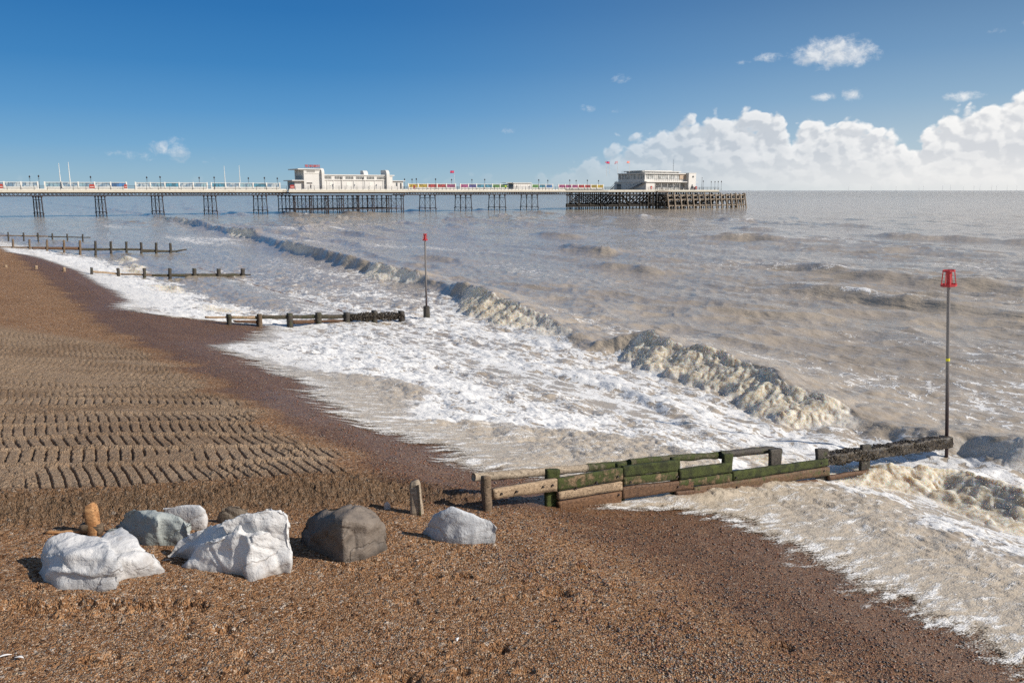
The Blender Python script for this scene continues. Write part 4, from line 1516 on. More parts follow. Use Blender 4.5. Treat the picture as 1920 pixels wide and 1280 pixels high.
ant_y = 5.0
au = PU(1261, YP + ant_y)
ant = empty('antenna', PW(au, YP + ant_y, DECK + z3 + .78), PA, label='thin radio antenna standing on the roof of the end pavilion', cat='antenna')
ah = PZ(298, au, YP + ant_y) - DECK - z3 - .78
MB().tube((0, 0, 0), (0, 0, ah), .07, .03, 6).build('mast', M['railing'], ant)
mb = MB()
for k in range(3): mb.bar((-.5 + k * .1, 0, ah * (.45 + k * .2)), (.5 - k * .1, 0, ah * (.45 + k * .2)), .04)
mb.build('crossbar', M['railing'], ant)
tu = PU(1315.5, -3)
pole = empty('pole', PW(tu, -3, DECK), PA, label='tall dark pole seaward of the pavilion, taller than the lamps', cat='pole')
MB().tube((0, 0, 0), (0, 0, PZ(334, tu, -3) - DECK), .08, .05, 6).build('shaft', M['railing'], pole)
MB().tube((0, 0, PZ(334, tu, -3) - DECK), (0, 0, PZ(334, tu, -3) - DECK + .3), .12, .12, 6).build('cap', M['railing'], pole)

# flags
def flag_mat(kind):
    m, nt, b = material('flag_' + kind)
    p = objco(nt); x, y, z = nt.sep(p)
    if kind == 'cross':
        f = nt.math('LESS_THAN', (z - .45).abs(), .10).max(nt.math('LESS_THAN', (x - .8).abs(), .10))
        col = nt.mix(f, (.75, .73, .70), (.65, .04, .05))
    elif kind == 'union':
        f = nt.math('LESS_THAN', (z - .45).abs(), .11).max(nt.math('LESS_THAN', (x - .8).abs(), .11))
        d = nt.math('LESS_THAN', ((x - .8) * .56 - (z - .45)).abs(), .07).max(nt.math('LESS_THAN', ((x - .8) * .56 + (z - .45)).abs(), .07))
        col = nt.mix(f.max(d), (.03, .05, .25), (.66, .05, .07))
    elif kind == 'red':
        col = nt.mix(nt.math('LESS_THAN', (z - .45).abs(), .12), (.72, .10, .07), (.75, .66, .6))
    else:
        col = nt.mix(nt.noise(p, 2, 2), (.40, .12, .16), (.5, .45, .5))
    nt.put(b.inputs['Base Color'], col); b.inputs['Roughness'].default_value = .85
    return m


def flag(px, py_top, y, kind, lab, base, sgn, fw=1.9, droop=.0):
    u = PU(px, y)
    zb = PZ(base, u, y); zt_ = PZ(py_top, u, y)
    f = empty('flagpole', PW(u, y, zb), PA, label=lab, cat='flag')
    hgt = zt_ - zb
    MB().tube((0, 0, 0), (0, 0, hgt), .06, .035, 6).build('pole', M['white2'], f)
    me = bpy.data.meshes.new('flag'); n, k = 14, 6; vs = []; fs = []
    for i in range(n + 1):
        for j in range(k + 1):
            x = i / n; vs.append((x * 1.6, .16 * math.sin(x * 9 + j * .25) * x, j / k * .9 - droop * x * x))
    for i in range(n):
        for j in range(k):
            a = i * (k + 1) + j; fs.append((a, a + k + 1, a + k + 2, a + 1))
    me.from_pydata(vs, [], fs)
    o = link('flag', me, flag_mat(kind), f, (0, 0, hgt - fw * .56), smooth=True)
    o.scale = (fw / 1.6 * sgn, 1, fw / 1.6)
    so = o.modifiers.new('thickness', 'SOLIDIFY'); so.thickness = .02


flag(852, 320, 7, 'union', 'red, white and blue flag on a thin pole above the magenta glass screen', 352, -1, 1.5)
flag(1142, 303, 12, 'union', 'red, white and blue flag at the landward end of the pavilion roof', 326, -1, 1.6, -.15)
flag(1136.5, 303, 16, 'other', 'small dark ragged flag, most landward of the pavilion flags', 330, -1, .9)
flag(1157, 302, 6, 'other', 'thin streaming flag, second from the sea among the pavilion flags', 324, -1, 1.5, .5)
flag(1179, 302.5, 2, 'red', 'bright red flag, most seaward of the pavilion flags', 324, -1, 1.3)


# ------------------------------------------------------------------ people on the pier
def person(px, y, lab, top, leg, h=1.72, zb=DECK, lean=0.0, stride=.18):
    hs = h / 1.72
    root = empty('person', PW(PU(px, y), y, zb), PA + lean, label=lab, cat='person', group='people walking on the pier')
    pts = {'pel': (0, 0, .95), 'ch': (0, 0, 1.30), 'nk': (0, 0, 1.47), 'hd': (0, .02, 1.60), 'ht': (0, .01, 1.70),
           'sl': (-.17, 0, 1.40), 'el': (-.24, .03, 1.13), 'wl': (-.22, -.08, .90), 'sr': (.17, 0, 1.40), 'er': (.24, .05, 1.13), 'wr': (.2, -.1, .92),
           'hl': (-.10, 0, .90), 'kl': (-.11, -stride * .5, .50), 'al': (-.11, -stride, .08), 'tl': (-.11, -stride - .14, .03),
           'hr': (.10, 0, .90), 'kr': (.11, stride * .2, .50), 'ar': (.11, stride, .08), 'tr': (.11, stride - .14, .03)}
    rad = dict(pel=.15, ch=.16, nk=.06, hd=.10, ht=.07, sl=.07, el=.05, wl=.035, sr=.07, er=.05, wr=.035, hl=.10, kl=.065, al=.045, tl=.035, hr=.10, kr=.065, ar=.045, tr=.035)
    ed = [('pel', 'ch'), ('ch', 'nk'), ('nk', 'hd'), ('hd', 'ht'), ('ch', 'sl'), ('sl', 'el'), ('el', 'wl'), ('ch', 'sr'), ('sr', 'er'), ('er', 'wr'),
          ('pel', 'hl'), ('hl', 'kl'), ('kl', 'al'), ('al', 'tl'), ('pel', 'hr'), ('hr', 'kr'), ('kr', 'ar'), ('ar', 'tr')]
    ks = list(pts)
    me = bpy.data.meshes.new('body'); me.from_pydata([pts[k] for k in ks], [(ks.index(a), ks.index(b)) for a, b in ed], [])
    o = bpy.data.objects.new('body', me); COL.objects.link(o)
    o.modifiers.new('skin', 'SKIN')
    for i, k in enumerate(ks): me.skin_vertices[0].data[i].radius = (rad[k], rad[k])
    me.skin_vertices[0].data[0].use_root = True
    sb = o.modifiers.new('sub', 'SUBSURF'); sb.levels = 1; sb.render_levels = 1
    dg = bpy.context.evaluated_depsgraph_get()
    nm = bpy.data.meshes.new_from_object(o.evaluated_get(dg))
    bpy.data.objects.remove(o)
    nm.materials.clear()
    for m_ in (M['skin'], top, leg, M['black']): nm.materials.append(m_)
    for p in nm.polygons:
        c = p.center
        p.material_index = 3 if (c.z > 1.64 or c.z < .09) else (0 if c.z > 1.46 or (c.z < .97 and abs(c.x) > .185) else (1 if c.z > .9 else 2))
        p.use_smooth = True
    b = link('body', nm, None, root); b.scale = (hs, hs, hs)
    return root


person(948, 1.4, 'person in a yellow high-visibility jacket near the small kiosk', M['hiviz'], M['jeans'])
person(969, 1.4, 'person in dark clothes in front of the kiosk wall', M['black'], M['jeans'], lean=.6)
person(583, -.6, 'person in dark clothes walking before the blank tower wall of the hall', M['black'], M['jeans'], lean=-1.2)
person(927, 1.6, 'person in dark clothes walking before the green glass', M['jeans'], M['black'], lean=1.0)
person(1059, 1.5, 'person in dark clothes at the start of the last coloured screen', M['black'], M['jeans'], lean=.3)
person(1296, -3.4, 'person in black, taller of two by the pavilion tower', M['black'], M['black'], lean=.9)
person(1299, -3.2, 'person in black, shorter of two by the pavilion tower', M['jeans'], M['black'], 1.6, lean=-.9)

# café tables by the tower
for px in (1275, 1284):
    tb = empty('table', PW(PU(px, -3.2), -3.2, DECK), PA, label='white table on the deck, %s the tower corner' % ('landward of' if px < 1280 else 'right against'), cat='table', group='white tables by the pavilion tower')
    MB().box(-.8, .8, -.45, .45, .72, .80).build('table_top', M['white2'], tb)
    for sx in (-.6, .6): MB().bar((sx - .2, 0, 0), (sx * .6, 0, .72), .07, .5).build('leg', M['white2'], tb)

# ------------------------------------------------------------------ wind turbines on the horizon
TURB = [(1591, 345, 0.2), (1633, 346, .9), (1680, 345, .4), (1723, 346, 1.3), (1731, 346, .1), (1767, 345, .7), (1782, 346, 1.6), (1806, 347, .3), (1826, 345, 1.1),
        (1837, 345, .5), (1859, 346, 1.9), (1868, 346, .8), (1888, 345, .1), (1906, 346, 1.2)]
tw = MB().tube((0, 0, 0), (0, 0, 78), 2.1, 1.3, 10).box(-1.6, 1.6, -2.5, 5, 77.5, 81.5).mesh('tower'); tw.materials.append(M['turbine'])
bl = MB().bar((0, -3.2, 0), (0, -3.2, 14), 2.6, 1.2).bar((0, -3.2, 14), (0, -3.2, 50), 1.5, .7).mesh('blade'); bl.materials.append(M['turbine'])
for i, (px, py, ph) in enumerate(TURB):
    Y = 13500 + (i * 37 % 5) * 300
    X = (px - 960) / FPX / 1.0177 * Y
    t_ = empty('wind_turbine', (X, Y, -2), .35, label='tiny pale wind turbine on the horizon, %s from the left' % ORD[i], cat='wind turbine', group='wind farm on the horizon')
    link('tower', tw, None, t_)
    for k in range(3):
        o = link('blade', bl, None, t_, (0, 0, 79.5)); o.rotation_euler = (0, ph + k * 2 * math.pi / 3, 0)


# ------------------------------------------------------------------ timber of the groynes
def wood(name, a, b, green=0.0, wet=0.0, moss=(.050, .062, .010), gscale=1.0, gtop=None):
    m, nt, bs = material(name)
    p = objco(nt)
    q = nt.mapping(p, rot=(0, 0, -GA), scale=(1.0, 9, 9))
    g = nt.noise(q, 3.2 * gscale, 5, .65)
    c = nt.mix(nt.ss(g, .28, .72), a, b)
    crk = nt.noise(nt.mapping(p, rot=(0, 0, -GA), scale=(.7, 22, 22)), 2.3, 3, .6)
    c = nt.mix(nt.ss(crk, .60, .70) * .65, c, tuple(x * .25 for x in a))
    n = nt.noise(p, 5.5, 5, .68)
    c = nt.mix(nt.ss(nt.noise(p, 2.2, 4, .6), .45, .75) * .45, c, tuple(x * .5 for x in a))
    if green:
        gm = nt.ss(n + (green - .5) * .8 + (nt.noise(p, 14, 3, .6) - .5) * .22, .34, .64)
        mc = nt.mix(nt.ss(nt.noise(p, 5.5, 6, .62), .30, .70), tuple(x * .30 for x in moss), tuple(x * 1.15 for x in moss))
        c = nt.mix(gm, c, mc)
    nt.put(bs.inputs['Base Color'], c)
    bs.inputs['Roughness'].default_value = .88 - wet * .5
    hgt = g * .5 + nt.ss(crk, .55, .72, 0, -.8) + nt.noise(p, 45, 4, .7) * (.5 + green)
    nt.put(bs.inputs['Normal'], nt.bump(hgt, 1.0, .012))
    return m


M['w_tan'] = wood('bleached_plank', (.235, .16, .098), (.43, .315, .205))
M['w_tangreen'] = wood('bleached_plank_with_weed', (.28, .19, .115), (.50, .37, .25), green=.42)
M['w_green'] = wood('weedy_plank', (.20, .14, .08), (.32, .23, .13), green=.98)
M['w_green2'] = wood('part_weedy_plank', (.22, .14, .08), (.36, .24, .14), green=.62)
M['w_mixed'] = wood('brown_plank_with_weed', (.08, .042, .02), (.17, .098, .048), green=.34, wet=.4)
M['w_brown'] = wood('wet_brown_plank', (.065, .031, .015), (.15, .078, .038), wet=.3)
M['w_brown2'] = wood('new_brown_plank', (.095, .044, .019), (.19, .098, .046), wet=.2)
M['w_grey'] = wood('grey_rail', (.22, .17, .12), (.42, .34, .25))
M['w_greyg'] = wood('grey_green_rail', (.12, .10, .06), (.26, .21, .14), green=.62)
M['w_post'] = wood('groyne_post', (.10, .068, .042), (.21, .15, .10), green=.18)
M['w_postg'] = wood('weedy_groyne_post', (.06, .05, .03), (.13, .10, .07), green=.75)
M['w_far'] = wood('dark_weedy_timber', (.045, .036, .026), (.11, .088, .062), green=.45, moss=(.034, .038, .016))
M['w_black'] = wood('black_wet_post', (.025, .02, .017), (.07, .058, .045), green=.3, wet=.4)
M['w_orange'] = wood('orange_stump_wood', (.30, .13, .045), (.52, .29, .13))
m, nt, bs = material('mussels')
c = nt.sep(nt.voro(objco(nt), 40, 'F1', 1))
nt.put(bs.inputs['Base Color'], nt.ramp(c[0], [(0, (.012, .010, .010)), (.6, (.040, .030, .021)), (.88, (.075, .052, .027)), (1, (.13, .10, .06))]))
bs.inputs['Roughness'].default_value = .5
nt.put(bs.inputs['Normal'], nt.bump(nt.noise(objco(nt), 60, 3, .7), 1, .01))
M['mussel'] = m


def slab_quad(name, q, n, mat, parent, rough=.008, seed=0, mus=0.0, res=.06):
    """thick plank: q = four corners (a0 top-left, a1 top-right, b1 bottom-right, b0 bottom-left), n = thickness vector"""
    q = [Vector(v) for v in q]; n = Vector(n)
    Ln = max((q[1] - q[0]).length, .05); Hn = max((q[3] - q[0]).length, .03); Tn = n.length
    nu = min(180, max(2, int(Ln / res))); nv = max(2, int(Hn / res)); nw = max(1, int(Tn / res))
    vid = {}; vs = []; fs = []
    def P(i, j, k):
        key = (i, j, k)
        if key not in vid:
            u, v, w = i / nu, j / nv, k / nw
            p = (q[0] * (1 - u) + q[1] * u) * (1 - v) + (q[3] * (1 - u) + q[2] * u) * v + n * w
            # soften the arrises
            cv = abs(v - .5) * 2; cw = abs(w - .5) * 2
            ctr = (q[0] * (1 - u) + q[1] * u) * .5 + (q[3] * (1 - u) + q[2] * u) * .5 + n * .5
            if cv > .99 and cw > .99: p = p + (ctr - p).normalized() * .006
            d = mnoise.noise_vector(Vector((p.x * 2.1 + seed, p.y * 2.1, p.z * 3))) * rough * 1.4 + mnoise.noise_vector(p * 9 + Vector((seed, 0, 0))) * rough * .7
            if mus: d += mnoise.noise_vector(p * 14) * mus
            vid[key] = len(vs); vs.append(p + d)
        return vid[key]
    for i in range(nu):
        for j in range(nv):
            fs.append((P(i, j, 0), P(i, j + 1, 0), P(i + 1, j + 1, 0), P(i + 1, j, 0)))
            fs.append((P(i, j, nw), P(i + 1, j, nw), P(i + 1, j + 1, nw), P(i, j + 1, nw)))
        for k in range(nw):
            fs.append((P(i, 0, k), P(i + 1, 0, k), P(i + 1, 0, k + 1), P(i, 0, k + 1)))
            fs.append((P(i, nv, k), P(i, nv, k + 1), P(i + 1, nv, k + 1), P(i + 1, nv, k)))
    for j in range(nv):
        for k in range(nw):
            fs.append((P(0, j, k), P(0, j, k + 1), P(0, j + 1, k + 1), P(0, j + 1, k)))
            fs.append((P(nu, j, k), P(nu, j + 1, k), P(nu, j + 1, k + 1), P(nu, j, k + 1)))
    me = bpy.data.meshes.new(name); me.from_pydata([tuple(v) for v in vs], [], fs)
    o = link(name, me, mat, parent, smooth=True)
    return o


def mussels(parent, a, b, rad_, n, seed=1, size=.035):
    """a crust of shells round the segment a-b (local coordinates)"""
    rs = np.random.RandomState(seed)
    a, b = np.array(a), np.array(b); d = b - a; L_ = np.linalg.norm(d); d = d / L_
    side = np.cross(d, [0, 0, 1]); side /= np.linalg.norm(side); up = np.cross(side, d)
    base = np.array([(1, 0, 0), (-1, 0, 0), (0, 1, 0), (0, -1, 0), (0, 0, 1), (0, 0, -1)], float) * np.array([1.0, .5, .42])
    bf = [(0, 2, 4), (2, 1, 4), (1, 3, 4), (3, 0, 4), (2, 0, 5), (1, 2, 5), (3, 1, 5), (0, 3, 5)]
    vs, fs = [], []
    for i in range(n):
        t = rs.rand() * L_; an = rs.rand() * 6.283
        r = rad_ * (1 + .25 * math.sin(t * 5.1 + an * 2)) * (.9 + .3 * rs.rand())
        c = a + d * t + (side * math.cos(an) * .8 + up * math.sin(an)) * r
        Q = np.linalg.qr(rs.randn(3, 3))[0]
        k = size * (.6 + .9 * rs.rand())
        o = len(vs)
        vs += [tuple(v) for v in (c + (base * k) @ Q)]
        fs += [(x + o, y + o, z + o) for x, y, z in bf]
    me = bpy.data.meshes.new('mussel_crust'); me.from_pydata(vs, [], fs)
    o = link('mussel_crust', me, M['mussel'], parent); o['kind'] = 'stuff'
    return o


def loc_in(root, p):
    return tuple(Vector(p) - root.location)


def quad_t(root, T_, a0, a1, b1, b0):
    return [loc_in(root, on_t(x, y, T_)) for x, y in (a0, a1, b1, b0)]


TV = Vector((-SY, SX, 0))                     # unit vector along the shore, away from the eye
T1 = 9.4
g1 = empty('groyne', tuple(on_t(915, 950, T1)), 0, label='nearest timber groyne, mossy green planks running from the shingle into the surf', cat='groyne')
thick = TV * .075
PL = [  # name, corners (top-left, top-right, bottom-right, bottom-left), material, thickness
    ('plank', (926, 917), (1045, 897), (1045, 921), (927, 937), 'w_tan'),
    ('plank', (1046, 897), (1168, 877), (1168, 900), (1046, 920), 'w_green2'),
    ('plank', (1048, 922), (1167, 902), (1167, 919), (1048, 938), 'w_tan'),
    ('plank', (1047, 941), (1166, 920), (1165, 948), (1050, 956), 'w_brown2'),
    ('plank', (1170, 874), (1271, 863), (1271, 882), (1170, 894), 'w_green'),
    ('plank', (1170, 895), (1271, 883), (1271, 899), (1170, 911), 'w_green2'),
    ('plank', (1168, 913), (1300, 899), (1300, 917), (1169, 936), 'w_brown'),
    ('plank', (1275, 880), (1373, 867), (1373, 885), (1276, 899), 'w_green'),
    ('plank', (1274, 901), (1373, 887), (1373, 904), (1274, 914), 'w_green2'),
    ('plank', (1376, 884), (1553, 860), (1553, 873), (1376, 902), 'w_green'),
    ('plank', (1302, 913), (1556, 875), (1556, 891), (1302, 930), 'w_mixed'),
    ('plank', (1268, 921), (1534, 899), (1534, 914), (1270, 936), 'w_brown'),
    ('plank', (1555, 892), (1634, 880), (1634, 887), (1556, 901), 'w_brown'),
]
for i, (nm, a, b, c, d, mt) in enumerate(PL):
    slab_quad(nm, quad_t(g1, T1, a, b, c, d), thick, M[mt], g1, rough=.007, seed=i * 3.1, res=.045)
# posts stand behind the near planks
T2 = T1 + .10
POSTS = [((909, 893), (921, 957), 'w_post'), ((1026, 880), (1050, 956), 'w_postg'), ((1158, 869), (1172, 940), 'w_postg'), ((1262, 858), (1276, 935), 'w_postg'),
         ((1358, 851), (1374, 925), 'w_postg'), ((1446, 842), (1466, 915), 'w_black'), ((1534, 841), (1553, 912), 'w_black'), ((1617, 834), (1633, 900), 'w_black')]
for i, ((x0, y0), (x1, y1), mt) in enumerate(POSTS):
    T_ = T1 - .02 if i == 0 else T2
    q = quad_t(g1, T_, (x0, y0), (x1, y0 - 1), (x1, y1 + 6), (x0, y1 + 6))
    o = slab_quad('post', [q[0], q[1], Vector(q[2]) - Vector((0, 0, .6)), Vector(q[3]) - Vector((0, 0, .6))], TV * (.10 if i == 0 else .07), M[mt], g1, rough=.012, seed=40 + i, res=.04)
# round rails along the far side
def rail(root, pts, T_, r, mat, seed=0, taper=1.0):
    P3 = [Vector(loc_in(root, on_t(x, y, T_))) for x, y in pts]
    mb = MB(); n = 10
    L3 = [(b - a).length for a, b in zip(P3[:-1], P3[1:])]
    samples = []
    for a, b, l in zip(P3[:-1], P3[1:], L3):
        k = max(2, int(l / .07))
        samples += [a.lerp(b, i / k) for i in range(k)]
    samples.append(P3[-1])
    vs, fs = [], []
    for i, p in enumerate(samples):
        d = (samples[min(i + 1, len(samples) - 1)] - samples[max(i - 1, 0)]).normalized()
        s = d.cross(Vector((0, 0, 1))).normalized(); u = s.cross(d)
        for k in range(n):
            an = k * 2 * math.pi / n
            rr = r * (1 + .20 * mnoise.noise(p * 5 + Vector((math.cos(an), math.sin(an), seed))))
            vs.append(p + (s * math.cos(an) + u * math.sin(an)) * rr)
    for i in range(len(samples) - 1):
        for k in range(n):
            fs.append((i * n + k, i * n + (k + 1) % n, (i + 1) * n + (k + 1) % n, (i + 1) * n + k))
    fs.append(tuple(range(n))); fs.append(tuple(range(len(vs) - 1, len(vs) - n - 1, -1)))
    me = bpy.data.meshes.new('rail'); me.from_pydata([tuple(v) for v in vs], [], fs)
    return link('rail', me, M[mat], root, smooth=True)


rail(g1, [(888, 894), (960, 889), (1028, 883), (1100, 877)], T2 + .34, .068, 'w_grey', 1)
rail(g1, [(1100, 877), (1180, 869), (1256, 862), (1270, 860)], T2 + .34, .07, 'w_greyg', 2)
rail(g1, [(1180, 867), (1270, 858), (1364, 852)], T2 + .26, .065, 'w_greyg', 3)
rail(g1, [(1350, 853), (1400, 847), (1440, 843), (1462, 846)], T2 + .20, .075, 'w_black', 4)
# the mussel covered outer timber
mq = quad_t(g1, T1 + .08, (1545, 856), (1786, 819), (1788, 840), (1548, 872))
slab_quad('outer_beam', mq, TV * .22, M['mussel'], g1, rough=.02, seed=70, mus=.04, res=.035)
a_ = (Vector(mq[0]) + Vector(mq[3])) / 2 + TV * .11; b_ = (Vector(mq[1]) + Vector(mq[2])) / 2 + TV * .11
mussels(g1, a_, b_, .125, 6500, 3, .024)
for (px, py, r) in ((1624, 836, .12), (1698, 826, .12), (1780, 822, .14)):
    c_ = Vector(loc_in(g1, on_t(px, py, T1 + .15)))
    mussels(g1, c_ - Vector((0, 0, .12)), c_ + Vector((0, 0, .08)), r * .85, 420, int(px), .024)
# iron bolts
mb = MB()
for (x, y) in ((940, 925), (968, 921), (1018, 912), (1036, 909), (1080, 915), (1118, 904), (1158, 893), (1160, 927), (1182, 903), (1270, 893), (1271, 912), (1380, 895), (1381, 913), (1445, 903), (1540, 868), (1545, 882)):
    p = Vector(loc_in(g1, on_t(x, y, T1 - .005))); mb.tube(p - TV * .02, p + TV * .03, .018, .018, 6)
mb.build('bolt', M['iron'], g1)


# the other groynes
def far_groyne(T_, boards, posts, lab, rails=(), pw=.22, mus_seg=None):
    g = empty('groyne', tuple(on_t(*boards[0][0], T_)), 0, label=lab, cat='groyne')
    for i, (a, b, c, d, mt) in enumerate(boards):
        slab_quad('plank', quad_t(g, T_, a, b, c, d), TV * .10, M[mt], g, rough=.02, seed=i + T_, res=.16)
    for i, (x, yt, yb, w, mt) in enumerate(posts):
        q = quad_t(g, T_ - .14, (x - w / 2, yt), (x + w / 2, yt), (x + w / 2, yb), (x - w / 2, yb))
        ln = Vector(q[1]) - Vector(q[0]); ln = ln.normalized() * max(ln.length, .16)
        q[1] = Vector(q[0]) + ln; q[2] = Vector(q[3]) + ln
        slab_quad('post', [q[0], q[1], Vector(q[2]) - Vector((0, 0, .6)), Vector(q[3]) - Vector((0, 0, .6))], TV * .3, M[mt], g, rough=.02, seed=i * 2.2 + T_, res=.10)
    if mus_seg:
        for (p0, p1, r, n) in mus_seg:
            mussels(g, loc_in(g, on_t(*p0, T_)), loc_in(g, on_t(*p1, T_)), r, n, int(T_) + p0[0], .05)
    return g


far_groyne(37.0, [((385, 593), (431, 593), (431, 597), (385, 597), 'w_tan'), ((431, 592), (490, 592), (490, 599), (431, 598), 'w_tangreen'),
                  ((437, 600), (490, 601), (490, 608), (440, 604), 'w_brown'), ((490, 591), (545, 591), (545, 598), (490, 598), 'w_far'),
                  ((546, 591), (600, 590), (600, 597), (546, 598), 'w_far'), ((547, 600), (600, 599), (600, 606), (547, 608), 'w_brown'),
                  ((600, 590), (655, 590), (655, 597), (600, 598), 'w_far'), ((600, 600), (656, 599), (656, 604), (600, 605), 'w_brown'),
                  ((655, 591), (757, 588), (757, 597), (655, 599), 'mussel')],
           [(431, 590, 598, 7, 'w_black'), (488, 589, 612, 7, 'w_post'), (545, 588, 610, 8, 'w_black'), (599, 587, 606, 8, 'w_far'), (652, 586, 603, 8, 'w_black'),
            (704, 583, 599, 7, 'w_black'), (755, 583, 598, 7, 'w_black')],
           'second groyne out, low gappy planks ending mussel-crusted beside the thin marker pole',
           mus_seg=[((656, 595), (757, 592), .16, 1500)])
far_groyne(64.0, [((170, 507), (228, 512), (228, 516), (170, 511), 'w_tan'), ((228, 512), (285, 514), (285, 518), (228, 516), 'w_post'), ((285, 514), (370, 513), (370, 519.5), (285, 519), 'w_far'),
                  ((370, 513), (460, 513), (459, 520.5), (370, 520), 'w_far'), ((459, 514), (470, 514), (470, 516.5), (459, 516.5), 'w_black')],
           [(10, 497, 504, 3.5, 'w_tan'), (67, 498, 505, 3.5, 'w_tan'), (120, 501, 507, 4, 'w_tan'), (172, 502, 511, 5, 'w_black'), (222, 503, 513, 5, 'w_black'), (271, 503, 515, 5, 'w_black'), (319, 503, 518, 5, 'w_black'),
            (365, 503, 519, 6, 'w_black'), (411, 504, 519, 6, 'w_black'), (456, 504, 520, 6, 'w_black')],
           'third groyne out, dark posts on a low solid wall with foam both sides')
far_groyne(93.0, [((0, 462), (60, 462.5), (60, 466), (0, 465), 'w_post'), ((60, 462.5), (150, 463), (150, 469), (60, 467), 'w_brown'), ((150, 465), (265, 466), (265, 469.5), (150, 470), 'w_far'),
                  ((265, 467), (330, 470), (330, 473), (265, 473), 'w_far'), ((330, 469.5), (350, 466.5), (350, 469), (330, 473), 'w_black')],
           [(-6, 446, 466, 3.2, 'w_black'), (24, 448, 467, 3.4, 'w_post'), (55, 449, 466, 3.4, 'w_post'), (88, 449.5, 467, 3.6, 'w_post'), (120, 450, 467, 3.6, 'w_post'), (150, 451, 470, 3.8, 'w_post'),
            (179, 452, 470, 3.8, 'w_black'), (208, 452.5, 470, 3.8, 'w_black'), (237, 453.5, 470, 3.8, 'w_black'), (265, 454.5, 471, 3.8, 'w_black'), (293, 455, 472, 3.8, 'w_black'), (320, 456, 473, 4, 'w_black')],
           'fourth groyne out, row of tall upright posts standing on a low beam')
far_groyne(121.0, [((0, 440.5), (90, 442), (90, 444.5), (0, 442.5), 'w_post'), ((90, 442.5), (170, 444.5), (170, 446.2), (90, 445), 'w_black')],
           [(15, 435, 443, 2.6, 'w_black'), (44, 436, 443.5, 2.6, 'w_black'), (71, 436.5, 444, 2.6, 'w_black'), (98, 437.5, 445, 2.6, 'w_black'), (126, 438.5, 445, 2.6, 'w_black'), (155, 439, 446, 2.6, 'w_black')],
           'farthest groyne, thin dark line of short posts nearest the pier')


# ------------------------------------------------------------------ marker poles
def marker(px, py0, py1, T_, lab, hw, band=None, stump=False, rad_=.042):
    p = on_t(px, py0, T_); X, Y = p[0], p[1]
    base = Vector((X, Y, p[2]))
    d = ray(px, py1)
    top = H + d[2] / math.hypot(d[0], d[1]) * math.hypot(X, Y)
    hgt = top - p[2]
    r = empty('marker_pole', tuple(base), 0, label=lab, cat='marker pole')
    m, nt, bs = material('pole_steel')
    q = objco(nt); z = nt.sep(q)[2]
    c = nt.mix(nt.ss(z + nt.noise(q, 6, 3) * .5, hgt * .15, hgt * .65), (.040, .022, .022), (.23, .21, .20))
    nt.put(bs.inputs['Base Color'], c); bs.inputs['Roughness'].default_value = .5; bs.inputs['Metallic'].default_value = .3
    MB().tube((0, 0, -1.2), (0, 0, hgt - .02), rad_, rad_ * .95, 12).build('pole', m, r)
    bh, bw, tw_ = hw
    z0 = hgt - bh
    fr = MB()
    for zz, ww, th in ((z0, bw, .055), (hgt, tw_, .04)):
        pts = [(ww * math.cos(a), ww * math.sin(a)) for a in [math.pi / 4 * k + math.pi / 8 for k in range(8)]]
        for k in range(8):
            a, b = pts[k], pts[(k + 1) % 8]
            fr.bar((a[0], a[1], zz), (b[0], b[1], zz), .012, th)
        fr.bar((-ww, 0, zz), (ww, 0, zz), .012, .03)
    for k in range(4):
        a = math.pi / 2 * k + math.pi / 8 + .25
        fr.bar((bw * math.cos(a), bw * math.sin(a), z0), (tw_ * math.cos(a), tw_ * math.sin(a), hgt), .020, .010)
    fr.build('topmark', M['rail_red'], r)
    MB().tube((0, 0, z0 - .03), (0, 0, hgt + .015), rad_ * 1.25, rad_ * 1.25, 12).build('sleeve', M['rail_red'], r)
    if band:
        d = ray(px, band); zb = H + d[2] / math.hypot(d[0], d[1]) * math.hypot(X, Y) - p[2]
        MB().tube((0, 0, zb - .035), (0, 0, zb + .035), rad_ * 1.12, rad_ * 1.12, 12).build('yellow_band', M['yellow'], r)
    if stump:
        MB().tube((0, 0, -1.2), (0, 0, .55), .20, .17, 10).build('footing', M['w_black'], r)
        mussels(r, (0, 0, -.3), (0, 0, .5), .19, 700, 5, .05)
    return r


mk1 = marker(1775, 828, 505, T1 + .19, 'marker pole with a yellow band and red cage at the nearest groyne tip', (.35, .175, .135), band=672)
mk1.rotation_euler = (0, -.088, 0)
marker(800, 593, 439, 37.2, 'bare marker pole with a red cage off the tip of the second groyne', (.30, .135, .10), stump=True, rad_=.05)


